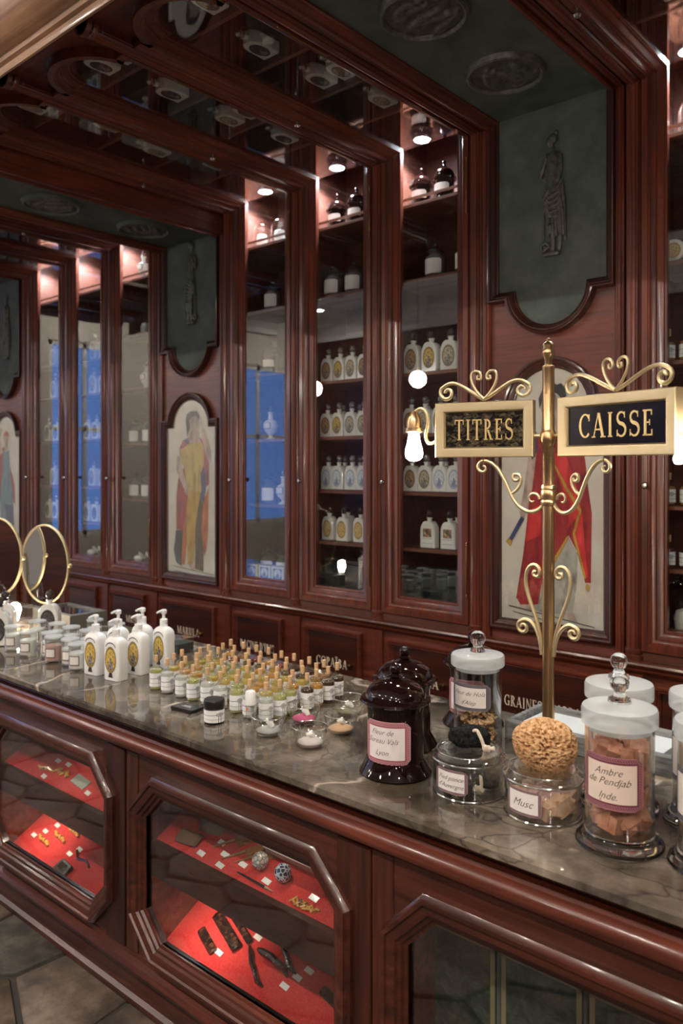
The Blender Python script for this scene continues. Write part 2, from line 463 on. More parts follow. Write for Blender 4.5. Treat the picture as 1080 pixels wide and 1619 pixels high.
# ------------------------------------------------------------------ serif letters drawn from strokes
def glyph(ch):
    q = []
    TH, TN, SF = .15, .06, .05
    def rect(x0, x1, y0, y1): q.append([(x0,y0),(x1,y0),(x1,y1),(x0,y1)])
    def stem(x, w_=TH, y0=0, y1=1, s0=True, s1=True):
        rect(x, x+w_, y0, y1)
        if s0: rect(x-.07, x+w_+.07, y0, y0+SF)
        if s1: rect(x-.07, x+w_+.07, y1-SF, y1)
    def diag(x0, y0, x1, y1, w_): q.append([(x0,y0),(x0+w_,y0),(x1+w_,y1),(x1,y1)])
    def arc(cx, cy, rx, ry, a0, a1, tk=TH, tn=TN, n=14):
        for i in range(n):
            pts = []
            for a, s in ((a0+(a1-a0)*i/n, 0), (a0+(a1-a0)*(i+1)/n, 0)):
                a = math.radians(a); th = tn+(tk-tn)*abs(math.cos(a))**1.3
                pts.append(((cx+rx*math.cos(a), cy+ry*math.sin(a)), (cx+(rx-th)*math.cos(a), cy+(ry-th)*math.sin(a))))
            q.append([pts[0][0], pts[1][0], pts[1][1], pts[0][1]])
    adv = .7
    if ch == ' ': adv = .35
    elif ch in 'IÏ':
        stem(.12); adv = .45
        if ch == 'Ï':
            rect(.02,.13,1.08,1.19); rect(.26,.37,1.08,1.19)
    elif ch == 'T': stem(.30, s1=False); rect(0,.75,.94,1); rect(0,.06,.76,1); rect(.69,.75,.76,1); adv = .82
    elif ch == 'R': stem(.1); arc(.25,.75,.33,.25,-90,90); diag(.55,0,.27,.48,.16); rect(.52,.78,0,.05); rect(.2,.3,.5,.56); rect(.2,.3,.94,1); adv = .8
    elif ch == 'P': stem(.1); arc(.25,.73,.35,.27,-90,90); rect(.2,.3,.46,.52); rect(.2,.3,.94,1); adv = .7
    elif ch == 'B': stem(.1); arc(.25,.77,.28,.23,-90,90); arc(.27,.28,.34,.28,-90,90); rect(.2,.3,.94,1); rect(.2,.3,.50,.56); rect(.2,.3,0,.06); adv = .74
    elif ch == 'D': stem(.1); arc(.27,.5,.45,.5,-90,90); adv = .85
    elif ch in 'EL':
        stem(.1, s1=(ch == 'L')); rect(.1,.6,0,.06); rect(.54,.6,0,.24); adv = .7
        if ch == 'E': rect(.03,.58,.94,1); rect(.52,.58,.78,1); rect(.2,.45,.48,.54); rect(.41,.46,.4,.62)
    elif ch == 'S':
        P = []
        for i in range(11): a = math.radians(35+235*i/10*1.0); P.append((.34+.24*math.cos(a), .745+.225*math.sin(a)))
        for i in range(1, 12): a = math.radians(90-235*i/11); P.append((.34+.27*math.cos(a), .265+.245*math.sin(a)))
        for i in range(len(P)-1):
            (x0,y0),(x1,y1) = P[i], P[i+1]; dx, dy = x1-x0, y1-y0; l_ = math.hypot(dx, dy) or 1
            def th(k):
                z = abs(k-(len(P)-1)/2)/((len(P)-1)/2); return .075*(1-.62*z)
            nx, ny = -dy/l_, dx/l_; a, b = th(i), th(i+1)
            q.append([(x0+nx*a,y0+ny*a),(x1+nx*b,y1+ny*b),(x1-nx*b,y1-ny*b),(x0-nx*a,y0-ny*a)])
        rect(.52,.57,.74,.98); rect(.06,.11,.02,.28); adv = .7
    elif ch == 'C': arc(.46,.5,.43,.5,48,312); rect(.70,.76,.68,.97); adv = .84
    elif ch == 'G': arc(.46,.5,.43,.5,48,300); rect(.70,.76,.68,.97); rect(.62,.77,.02,.44); rect(.55,.84,.40,.45); adv = .9
    elif ch == 'O': arc(.46,.5,.45,.5,0,360,n=26); adv = .95
    elif ch == 'A': diag(.05,0,.36,1,.06); diag(.62,0,.33,1,.16); rect(.16,.6,.30,.36); rect(-.04,.2,0,.05); rect(.54,.88,0,.05); adv = .86
    elif ch == 'M': stem(.08,.06); stem(.80,.15); diag(.40,0,.06,1,.12); diag(.42,0,.80,1,.06); adv = 1.1
    elif ch == 'N': stem(.08,.06, s1=False); stem(.66,.06, s0=False); diag(.60,0,.04,1,.14); adv = .84
    elif ch == 'U': stem(.08, y0=.3, s0=False); stem(.58,.06, y0=.3, s0=False); arc(.36,.3,.28,.3,180,360); adv = .82
    elif ch == 'J': stem(.22, y0=.2, s0=False); arc(.17,.2,.2,.2,180,360); adv = .52
    elif ch == 'Y': stem(.3,y1=.45,s1=False); diag(.3,.42,0,1,.15); diag(.36,.42,.66,1,.06); adv = .78
    elif ch == 'H': stem(.1); stem(.6); rect(.2,.7,.47,.53); adv = .88
    elif ch == "'": rect(.06,.16,.72,1); adv = .25
    return q, adv

def lettering(text, h, depth, width=None, space=.06):
    # flat letters in x (right) and z (up), facing -y, centred on x = 0, base z = 0
    mb = MB(); x = 0; polys = []
    for ch in text:
        q, adv = glyph(ch)
        polys += [[(px+x, py) for px, py in p] for p in q]
        x += adv+space
    x -= space
    sx = (width/x) if width else h
    for p in polys:
        mb.poly([((px-x/2)*sx, py*h) for px, py in p], -depth, 0)
    return mb

def text_polys(body, size, shear=.0):
    cu = bpy.data.curves.new('txt', 'FONT'); cu.body = body; cu.size = size; cu.shear = shear
    cu.align_x = 'CENTER'; cu.offset = -size*.006; cu.resolution_u = 2
    o = bpy.data.objects.new('txt', cu); col.objects.link(o)
    bpy.context.view_layer.update()
    dg = bpy.context.evaluated_depsgraph_get()
    me = bpy.data.meshes.new_from_object(o.evaluated_get(dg))
    vs_ = [(v.co.x, v.co.y) for v in me.vertices]; fs_ = [tuple(p.vertices) for p in me.polygons]
    bpy.data.objects.remove(o); bpy.data.curves.remove(cu); bpy.data.meshes.remove(me)
    return vs_, fs_

def handwriting(body, size, r, z, ang=0, shear=.45):
    # slanted pen script wrapped on a cylinder of radius r facing -y
    vs_, fs_ = text_polys(body, size, shear)
    mb = MB()
    mb.add([(r*math.sin(x/r+ang), -r*math.cos(x/r+ang), z+y) for x, y in vs_], fs_)
    return mb.mesh('handwriting', 0, False)

def curved_label(r, half, z0, z1, n=14, ch=.012, ang=0):
    # label patch on a cylinder, facing -y, with clipped corners
    mb = MB(); vs_ = []; uvs = []
    for i in range(n+1):
        u = i/n; a = -half+2*half*u
        e = min(u, 1-u)*2*half*r
        k = max(0, ch-e)
        for z, v in ((z0+k, k/(z1-z0)), (z1-k, 1-k/(z1-z0))):
            vs_.append((r*math.sin(a+ang), -r*math.cos(a+ang), z)); uvs.append((u, v))
    mb.add(vs_, [(2*i, 2*i+2, 2*i+3, 2*i+1) for i in range(n)], uvs)
    return mb.mesh('label', 60, False)

def oval_plate(w_, h_, zc, y, n=22, bow=0):
    mb = MB(); vs_ = [(0, y-bow, zc)]; uvs = [(.5,.5)]
    for i in range(n):
        a = 2*PI*i/n; vs_.append((w_/2*math.cos(a), y, zc+h_/2*math.sin(a))); uvs.append((.5+.5*math.cos(a), .5+.5*math.sin(a)))
    mb.add(vs_, [(0, 1+i, 1+(i+1) % n) for i in range(n)], uvs)
    return mb.mesh('oval_label', 60, False)

def rect_plate(w_, z0, z1, y):
    mb = MB().add([(-w_/2,y,z0),(w_/2,y,z0),(w_/2,y,z1),(-w_/2,y,z1)], [(0,1,2,3)], [(0,0),(1,0),(1,1),(0,1)])
    return mb.mesh('label', 0, False)

# ------------------------------------------------------------------ room shell
YG, HG = 3.13, 3.28            # planes of the cabinet glass: on the wall, and folded over onto the canopy
XL, XR = -9.0, 3.0
YF = -3.4
CE = 4.1
# floor: mortar bed with separate flagstones
floor = struct('floor', MB().box(XL, XR, YF, 3.6, -.06, -.012), GROUT)
pts = []
sx_, sy_ = .40, .36
for j in range(-9, 6):
    for i in range(-24, 8):
        pts.append((i*sx_+(j % 2)*sx_*.5+random.uniform(-.09,.09), j*sy_+random.uniform(-.08,.08)))
def clip(poly, n, d_):
    out = []
    for k in range(len(poly)):
        a, b = poly[k], poly[(k+1) % len(poly)]
        da = a[0]*n[0]+a[1]*n[1]-d_; db = b[0]*n[0]+b[1]*n[1]-d_
        if da <= 0: out.append(a)
        if (da < 0 < db) or (db < 0 < da):
            s = da/(da-db); out.append((a[0]+(b[0]-a[0])*s, a[1]+(b[1]-a[1])*s))
    return out
cand = []
for p in pts:
    if not (-6.6 < p[0] < 1.6 and -2.4 < p[1] < 1.75): continue
    poly = [(p[0]-.6,p[1]-.6),(p[0]+.6,p[1]-.6),(p[0]+.6,p[1]+.6),(p[0]-.6,p[1]+.6)]
    for q in pts:
        dx, dy = q[0]-p[0], q[1]-p[1]; dd = math.hypot(dx, dy)
        if 0 < dd < 1.1:
            n = (dx/dd, dy/dd); m_ = ((p[0]+q[0])/2*n[0]+(p[1]+q[1])/2*n[1])
            poly = clip(poly, n, m_-.009)
    cand.append((p, poly))
cand.sort(key=lambda c: math.hypot(c[0][0]+2.6, c[0][1]-1.2))
for k, (p, poly) in enumerate(cand[:290]):
    cx, cy = p; h = random.uniform(-.003, .004)
    top = [(cx+(x-cx)*.955, cy+(y-cy)*.955) for x, y in poly]
    mid = [(cx+(x-cx)*.99, cy+(y-cy)*.99) for x, y in poly]
    mb = MB().loft([[(x,y,-.014) for x, y in poly], [(x,y,-.006+h) for x, y in mid], [(x,y,h) for x, y in top]])
    ob('flagstone', mb.mesh('flagstone', 50), STONE2 if random.random() < .35 else STONE, floor)
struct('ceiling', MB().box(XL, XR, YF, 3.7, CE, CE+.1), CEILW)
struct('wall_back', MB().box(XL, XR, 3.70, 3.8, 0, CE), CREAMW)
struct('wall_front', MB().box(XL, XR, YF-.1, YF, 0, CE), WDX)
struct('wall_right', MB().box(XR, XR+.1, YF, 3.7, 0, CE), WDZ)
wins = [(-2.75, -1.45), (.35, 1.35)]
mb = MB(); ys = [YF] + [y for w_ in wins for y in w_] + [3.7]
for i in range(0, len(ys), 2): mb.box(XL-.1, XL, ys[i], ys[i+1], 0, CE)
for a, b in wins: mb.box(XL-.1, XL, a, b, 0, .9); mb.box(XL-.1, XL, a, b, 3.3, CE)
struct('wall_left', mb, CREAMW)
WINW = mat('white_window_paint', (.7,.7,.68), .5)
for i, (a, b) in enumerate(wins):
    mb = MB()
    for y0, y1, z0, z1 in ((a,b,.9,.96),(a,b,3.24,3.3),(a,a+.06,.9,3.3),(b-.06,b,.9,3.3),((a+b)/2-.025,(a+b)/2+.025,.9,3.3),(a,b,2.2,2.25)):
        mb.box(XL-.07, XL-.02, y0, y1, z0, z1)
    wf = struct('window_%d' % (i+1), mb, WINW)
    ob('window_pane', MB().box(XL-.05, XL-.045, a+.06, b-.06, .96, 3.24), PANE, wf)
# white plaster cornice round the room
mb = MB()
prof = [(0,0),(.20,0),(.20,-.05),(.15,-.08),(.12,-.16),(.05,-.22),(.04,-.30),(0,-.30)]
mb.loft([[(x, YF+a, CE+b) for a, b in prof] for x in (XL, XR)])
struct('trim_1', mb, CEILW)
mb = MB(); mb.loft([[(XL+a, y, CE+b) for a, b in prof] for y in (YF+.2, 3.7)])
struct('trim_2', mb, CEILW)

# pendant globes and recessed downlights of the shop (they light the counter and mirror in the glass)
GLOW = mat('opal_globe_glow', (.9,.9,.9), .4, emit=(1,.90,.79), es=GLOBE_W)
DGLOW = mat('downlight_glow', (.9,.9,.9), .4, emit=(1,.91,.80), es=DOWN_W)
cordm = MB().tube([(0,0,.1),(0,0,CE-2.74)], .004, 6).mesh('cord'); capm = MB().lathe([(0,.08),(.025,.085),(.03,.12),(.012,.14),(0,.14)], 14).mesh('cap')
globem = MB().sphere((0,0,0), .095, 20, 14).mesh('globe')
gspots = [(-6.9,-1.1),(-5.3,-1.1),(-2.1,-1.1),(-.5,-1.1),(1.1,-1.1),(2.4,-1.1)]  # the last globe is an added one, for extra light
for k, (x, y) in enumerate(gspots):
    place(('pendant_lamp', None, None, [('globe', globem, GLOW), ('cap', capm, BRASS), ('cord', cordm, BLACK)]), (x, y, 2.74),
          label='white globe pendant lamp hanging over the shop floor behind the camera, %s from the windows' % ORD[k], cat='lamp', group='pendant globes of the shop')
dm = MB().lathe([(0,-.004),(.05,-.004),(.05,0),(0,0)], 16).mesh('lens'); dr = MB().lathe([(.052,-.012),(.068,-.010),(.07,0),(.052,0)], 18, cap=False).mesh('ring')
for k, (x, y) in enumerate([(-5.2,-1.0),(-3.6,-1.0),(-1.9,-1.0),(-.4,-1.0),(.8,-1.0),(2.0,-1.0)]):
    place(('downlight', None, None, [('lens', dm, DGLOW), ('ring', dr, BRASS)]), (x, y, CE-.001),
          label='round recessed downlight in the shop ceiling over the customers, %s from the windows' % ORD[k], cat='downlight', group='ceiling downlights')

for k, y in enumerate((-2.5, -.75, 1.0)):  # unseen fill lights, added to brighten the plaster of the left wall
    place(('downlight', None, None, [('lens', dm, DGLOW), ('ring', dr, BRASS)]), (-8.1, y, CE-.001),
          label='added unseen fill light washing the window wall far left, %s from the front' % ORD[k], cat='downlight', group='added wall-washing fill lights')

# ------------------------------------------------------------------ cabinet wall folding over into the canopy
FRAME = [(0,-.02),(0,.004),(.008,.006),(.010,.012),(.016,.014),(.024,.020),(.032,.022),(.034,.030),(.042,.032),(.050,.038),(.054,.043),(.058,.043),(.060,.047),(.082,.047),(.084,.043),(.084,-.02)]
def half_round():
    p = [(-.02,-.033),(.020,-.033),(.020,-.031)]
    for i in range(21):
        a = PI*i/20; r = .030 if i % 4 in (0, 1, 3) else .0262
        p.append((.030+r*math.sin(a)*.95, -r*math.cos(a)))
    return p+[(.020,.031),(.020,.033),(-.02,.033)]
COLP = half_round()
YS, RA = 1.74, .13             # start and radius of the arches that end the canopy cases
YE = 1.47                      # room-side end of the canopy ribs
def fold_fix(mb, hg, wall):
    out = []
    for x, y, z in mb.v:
        if wall and abs(z-hg) < 1e-6: z = hg-(YG-y)
        if not wall and abs(y-YG) < 1e-6: y = YG-(hg-z)
        out.append((x, y, z))
    mb.v = out; return mb

basem = MB().lathe([(.030,.072),(.033,.070),(.033,.064),(.029,.060),(.029,.052),(.037,.046),(.039,.036),(.037,.028),(.032,.026),(.042,.018),(.042,0),(0,0)][::-1], 16, a0=PI, a1=2*PI).mesh('column_base')
knobm = MB().lathe([(0,0),(.006,0),(.006,.010),(.012,.014),(.0135,.021),(.009,.028),(0,.029)], 14).move(Matrix.Rotation(PI/2,4,'X')).mesh('knob')
hb = MB().lathe([(0,-.128),(.004,-.126),(.005,-.122),(.0025,-.118),(.005,-.113),(.003,-.108),(.0045,-.1),(.0045,.1),(.003,.108),(.005,.113),(.0025,.118),(.005,.122),(.004,.126),(0,.128)], 8)
hingem = hb.mesh('hinge')
hingec = MB().add(hb.v, hb.f).move(Matrix.Rotation(PI/2,4,'X')).mesh('hinge')
PUCK = mat('cabinet_lamp_glow', (.9,.9,.9), .4, emit=(.86,.93,1), es=60)
puckm = MB().lathe([(0,0),(.040,0),(.040,.004),(0,.004)], 20).mesh('lens')
pbody = MB().lathe([(.0405,-.002),(.046,-.002),(.046,.020),(0,.020)], 18, cap=False).tube([(0,0,.020),(0,0,.27)], .004, 6).mesh('lamp_body')

SHELF = {}
WHERE = {}
def door_bay(xl, xr, key, shelves, where, where_up):
    cx = (xl+xr)/2; gl, gr = xl+.118, xr-.118; zb = 1.107
    root = empty('display_cabinet', (cx, YG, 0), label=where, cat='cabinet', group='glazed cabinets along the wall')
    I = Matrix.Translation((-cx, -YG, 0))
    def pob(n, mb, m, p=root):
        if isinstance(mb, MB) and p is root: mb.move(I)
        return ob(n, mb, m, p)
    top = empty('overhead_case', (cx, 2.3, HG), label=where_up, cat='display case', group='glazed cases of the canopy')
    J = Matrix.Translation((-cx, -2.3, -HG))
    def tob(n, mb, m, p=top):
        mb.move(J); return ob(n, mb, m, p)
    # column and rib (built in world coordinates, then moved under their thing)
    path = [(xl,YG,.985),(xl,YG,HG),(xl,YE,HG)]
    c = pob('half_column', MB().sweep(path, COLP, (1,0,0), i0=0, i1=1), WZ)
    ob('column_base', basem, WZ, c, loc=(xl-cx, -.022, .985))
    r = tob('ceiling_rib', MB().sweep(path, COLP, (1,0,0), i0=1, i1=2), WY)
    ob('rib_end', basem, WY, r, loc=(xl-cx, YE-2.3, -.022), rot=(PI/2, 0, PI))
    # carcass
    mb = MB()
    mb.box(xl+.006, xl+.022, YG+.006, 3.50, .99, 3.262); mb.box(xr-.050, xr-.036, YG+.006, 3.50, .99, 3.262)
    mb.box(xl+.022, xr-.050, 3.485, 3.50, .99, 3.262); mb.box(xl+.022, xr-.050, YG+.006, 3.485, 1.07, 1.09)
    mb.box(xl+.036, xr-.036, YG-.036, YG-.008, .985, 1.028)
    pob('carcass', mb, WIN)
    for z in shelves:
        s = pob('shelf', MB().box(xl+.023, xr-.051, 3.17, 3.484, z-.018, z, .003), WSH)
        if abs(z-3.03) < .01:
            pob('shelf_rail', MB().box(xl+.023, xr-.051, 3.172, 3.18, z+.02, z+.032), WSH)
    # door
    path = [(gr,YG,HG),(gr,YG,zb),(gl,YG,zb),(gl,YG,HG)]
    d = pob('door', fold_fix(MB().sweep(path, FRAME, (0,-1,0)), HG, True), WZ)
    ob('glass_pane', MB().box(gl-.004-cx, gr+.004-cx, 0, .004, zb-.004, HG+.001), PANE, d)
    ob('knob', knobm, STEEL, d, loc=(xl+.056-cx, -.047, 1.665))
    for z in (3.01, 1.27): ob('hinge', hingem, DBRASS, d, loc=(xr-.040-cx, -.050, z))
    # lamp in the fold
    lamp = empty('cabinet_lamp', (-.123, 3.25-2.3, 3.365-HG)); lamp.parent = top
    ob('lens', puckm, PUCK, lamp); ob('lamp_body', pbody, STEEL, lamp)
    ld = bpy.data.lights.new('cabinet_spot', 'SPOT'); ld.energy = SPOT_W; ld.spot_size = 2.3; ld.spot_blend = .7; ld.shadow_soft_size = .02; ld.color = (.86,.93,1)
    lo = bpy.data.objects.new('cabinet_spot', ld); col.objects.link(lo); lo.parent = lamp; lo.location = (0,0,-.012)
    # overhead case
    p = [(gl,YG,HG),(gl,YS,HG),(cx-RA,YS,HG)]
    p += [(cx-RA*math.cos(PI*i/14), YS-RA*math.sin(PI*i/14), HG) for i in range(1, 14)]
    p += [(cx+RA,YS,HG),(gr,YS,HG),(gr,YG,HG)]
    od = tob('case_frame', fold_fix(MB().sweep(p, FRAME, (0,0,-1)), HG, False), WY)
    ob('glass_pane', MB().box(gl-.004-cx, gr+.004-cx, YS-RA-.03-2.3, YG+.001-2.3, 0, .004), PANE, od)
    ob('knob', knobm, STEEL, od, loc=(xl+.056-cx, 2.47-2.3, -.047), rot=(PI/2,0,0))
    for y in (2.86, 2.02): ob('hinge', hingec, DBRASS, od, loc=(xr-.040-cx, y-2.3, -.050))
    # board with the arch cut out, up to the cornice
    rings = []
    for i in range(21):
        a = PI*i/20; ix, iy = cx-(RA+.05)*math.cos(a), YS-(RA+.05)*math.sin(a)
        hw = (xr-xl)/2-.03
        t_ = min(hw/abs(math.cos(a)) if abs(math.cos(a)) > 1e-6 else 9, (YS-1.376)/math.sin(a) if math.sin(a) > 1e-6 else 9)
        ox, oy = cx-t_*math.cos(a), YS-t_*math.sin(a)
        rings.append([(ix,iy,HG-.008),(ox,oy,HG-.008),(ox,oy,HG+.01),(ix,iy,HG+.01)])
    tob('arch_board', MB().loft(rings), WX)
    mb = MB()
    mb.box(xl+.006, xl+.022, 1.50, 3.50, HG+.022, 3.64); mb.box(xr-.050, xr-.036, 1.50, 3.50, HG+.022, 3.64)
    mb.box(xl+.006, xr-.036, 1.50, 3.50, 3.64, 3.655); mb.box(xl+.022, xr-.050, 1.50, 1.515, HG+.012, 3.64); mb.box(xl+.022, xr-.050, 3.485, 3.50, 3.263, 3.64)
    mb.box(xl+.006, xl+.022, YG+.03, 3.50, 3.263, HG+.022); mb.box(xr-.050, xr-.036, YG+.03, 3.50, 3.263, HG+.022)
    tob('case_box', mb, WIN)
    for y in (1.83, 2.16, 2.49, 2.80):
        tob('shelf_board', MB().box(xl+.023, xr-.051, y, y+.018, HG+.022, 3.60, .003), WSH)
    SHELF[key] = (gl, gr, cx)
    return root, top

GPROF = [(0,-.01),(0,.012),(.006,.016),(.008,.022),(.016,.028),(.022,.034),(.026,.034),(.028,.040),(.034,.044),(.040,.042),(.042,.034),(.042,-.01)]
STILE = [(-.02,.036),(.040,.036),(.043,.040),(.041,.045),(.046,.048),(.046,.058),(.041,.062),(.041,.068),(.034,.074),(-.02,.074)]
PBOARD = YG-.018               # face of the veneered board in the panel bays
def outline(cx, hw, zs, r, up, zt=None, n=16):
    # right side down ... or the reverse for an arch; returns x,z points
    if not up:
        p = [(cx+hw, zt), (cx+hw, zs), (cx+r, zs)]
        p += [(cx+r*math.cos(PI*i/n), zs-r*math.sin(PI*i/n)) for i in range(1, n)]
        return p+[(cx-r, zs), (cx-hw, zs), (cx-hw, zt)]
    p = [(cx+hw, zs), (cx+hw, zt), (cx-hw, zt), (cx-hw, zs), (cx-r, zs)]
    p += [(cx-r*math.cos(PI*i/n), zs+r*math.sin(PI*i/n)) for i in range(1, n)]
    return p+[(cx+r, zs)]

def medallion_mesh(seed):
    rnd = random.Random(seed)
    R_ = .15; mb = MB(); nr, na = 22, 64; vs_ = []; fs_ = []
    # a small frieze scene: leaning bodies, limbs and drapery as overlapping raised strokes
    strokes = []
    for k in range(5):
        x = -.085+.043*k+rnd.uniform(-.01,.01); y = rnd.uniform(-.05,.0)
        hx, hy = x+rnd.uniform(-.02,.02), y+.085+rnd.uniform(-.01,.01)
        strokes.append((hx, hy, hx+.001, hy+.004, .014, .014))
        strokes.append((hx, hy-.018, x, y+.03, .016, .012))
        strokes.append((x, y+.03, x+rnd.uniform(-.03,.03), y-.04, .013, .010))
        strokes.append((x, y+.03, x+rnd.uniform(-.04,.04), y-.045, .011, .009))
        strokes.append((hx, hy-.018, hx+rnd.uniform(-.05,.05), hy-.03+rnd.uniform(-.03,.04), .007, .009))
        strokes.append((x, y+.02, x+rnd.uniform(-.05,.05), y-.01, .006, .007))
    for k in range(8):
        a = rnd.uniform(0, 2*PI); strokes.append((.1*math.cos(a), .1*math.sin(a)-.01, .12*math.cos(a+.4), .12*math.sin(a+.4), .006, .006))
    def h(x, y):
        b = 0
        for x0,y0,x1,y1,w_,a_ in strokes:
            dx, dy = x1-x0, y1-y0; l2 = dx*dx+dy*dy+1e-9
            s = max(0, min(1, ((x-x0)*dx+(y-y0)*dy)/l2)); d2 = (x-x0-s*dx)**2+(y-y0-s*dy)**2
            b = max(b, a_*math.sqrt(max(0, 1-d2/(w_*w_))))
        return b
    for i in range(nr+1):
        r = R_*.87*i/nr
        for j in range(na):
            a = 2*PI*j/na; x, y = r*math.cos(a), r*math.sin(a)
            vs_.append((x, y, .008+h(x, y)))
    for i in range(nr):
        for j in range(na):
            k = (j+1) % na; fs_.append((i*na+j, i*na+k, (i+1)*na+k, (i+1)*na+j))
    mb.add(vs_, fs_)
    return mb.mesh('relief', 60)
medring = MB().lathe([(.130,.0),(.130,.010),(.134,.018),(.141,.022),(.149,.018),(.153,.008),(.156,.0)], 48).mesh('rim')

def relief_figure(seed, flip):
    # standing draped figure in low relief on a scroll plinth, about half a metre tall
    rnd = random.Random(seed); mb = MB(); s = -1 if flip else 1
    def lb(pts, rr): mb.tube([(s*x, y, z) for x, y, z in pts], rr, 10)
    mb.box(-.035, .035, -.02, .01, 0, .016, .003)
    lb([(-.035,-.006,.030)]+[(-.035+.022*(1-i/22)*math.cos(i*.42), -.006, .036+.022*(1-i/22)*math.sin(i*.42)) for i in range(20)], .006)
    lb([(.000,0,.016),(.006,0,.10),(.004,0,.17),(.006,0,.25)], [.012,.014,.017,.026])
    lb([(.030,.002,.016),(.034,.002,.09),(.028,.002,.18),(.018,0,.26)], [.010,.014,.020,.026])
    lb([(.012,0,.24),(.008,0,.29),(.004,0,.33),(.006,0,.385),(.004,0,.405)], [.036,.030,.027,.034,.018])
    lb([(.004,0,.40),(-.002,-.002,.428)], [.012,.011])
    mb.sphere((s*-.006, -.006, .446), (.019,.017,.025), 12, 10)
    mb.sphere((s*.004, -.004, .456), (.022,.018,.020), 12, 8); mb.sphere((s*.016, 0, .476), (.011,.010,.014), 10, 8)
    lb([(-.022,0,.392),(-.044,-.008,.345),(-.048,-.012,.315),(-.030,-.018,.355),(-.020,-.018,.382)], [.013,.012,.010,.009,.008])
    lb([(.032,0,.388),(.038,-.004,.33),(.026,-.014,.285),(-.012,-.020,.250),(-.036,-.018,.225)], [.014,.012,.011,.009,.008])
    # drapery: swags round the hips and falling folds
    for k in range(7):
        a = k/6; lb([(-.030,-.012,.262-.012*k),(-.004,-.022,.244-.020*k),(.030,-.020,.262-.022*k),(.046,-.006,.290-.016*k)], [.006,.009,.009,.006])
    for k in range(7):
        x = -.018+.011*k; lb([(x*.8,-.014,.235),(x+.004,-.016,.16),(x+.010*rnd.random(),-.012,.06+.03*rnd.random())], [.007,.008,.005])
    lb([(.046,-.004,.27),(.052,-.004,.19),(.054,-.002,.10),(.060,0,.05)], [.008,.011,.010,.004])
    lb([(-.034,-.012,.235),(-.036,-.010,.10),(-.034,-.006,.05)], [.004,.004,.004])
    lb([(-.026,-.012,.40),(-.020,-.014,.30)], [.005,.005])
    mb.move(Matrix.Diagonal((1, .8, 1.075, 1)))
    return mb.mesh('relief_figure', 60)

def ellipse(cx, cz, rx, rz, n=16): return [(cx+rx*math.cos(2*PI*i/n), cz+rz*math.sin(2*PI*i/n)) for i in range(n)]
def pic_yellow():
    f = lambda L_: [((x-270)/370*.46, (1512-y)/1310*1.07) for x, y in L_]
    A = []
    def a(n, m, L_): A.append((n, m, f(L_)))
    a('red_cloak', E_RED, [(165,790),(215,700),(245,700),(240,1180),(215,1450),(190,1440),(200,1180),(150,1185),(150,930)])
    a('rock', E_ROCK, [(145,1190),(200,1180),(195,1462),(150,1440),(128,1340),(140,1260)])
    a('patterned_hem', E_PAT, [(236,960),(246,1180),(218,1452),(190,1442),(206,1180)])
    a('shadowed_drape', E_BRN, [(330,880),(372,930),(366,1482),(300,1470),(305,1100)])
    a('patterned_lining', E_PAT, [(366,960),(408,850),(402,1180),(392,1305),(376,1370),(360,1290),(352,1150)])
    a('rose_cloak', E_PINK, [(330,480),(372,500),(392,600),(408,660),(410,830),(385,850),(366,820),(366,560)])
    a('blue_lining', E_BLUE, [(340,740),(370,690),(388,850),(372,965),(348,955)])
    a('yellow_bodice', E_YEL, [(178,560),(240,515),(350,515),(372,560),(370,690),(345,750),(352,890),(248,895),(215,700),(178,640)])
    a('yellow_skirt', E_GOLD, [(248,880),(348,885),(312,1100),(286,1442),(246,1442),(234,1150)])
    a('left_arm', E_SKIN, [(158,600),(186,640),(216,760),(252,870),(236,925),(214,862),(150,720)])
    a('shoulder_cloth', E_PINK, [(178,560),(210,490),(262,520),(205,560)])
    a('collar', E_BLUE, [(212,495),(258,475),(262,520),(232,528)])
    a('neck', E_SKIN, [(262,420),(325,430),(336,500),(300,530),(254,495)])
    a('right_arm', E_SKIN, [(345,425),(375,420),(386,470),(425,590),(424,645),(398,650),(360,500)])
    a('quill', E_GREY, [(344,365),(350,362),(372,430),(366,434)])
    a('face', E_SKIN, ellipse(292,372,42,66))
    a('hair', E_HAIR, [(232,345),(240,300),(270,278),(318,280),(340,320),(336,350),(316,318),(284,322),(262,350),(268,400),(244,480),(236,390)])
    a('foot', E_SKIN, [(252,1440),(290,1430),(316,1478),(276,1480)])
    a('ground_slab_edge', E_LINE, [(128,1464),(450,1494),(450,1498),(132,1468)])
    a('ground_slab_base', E_LINE, [(142,1498),(432,1530),(432,1534),(142,1502)])
    return A
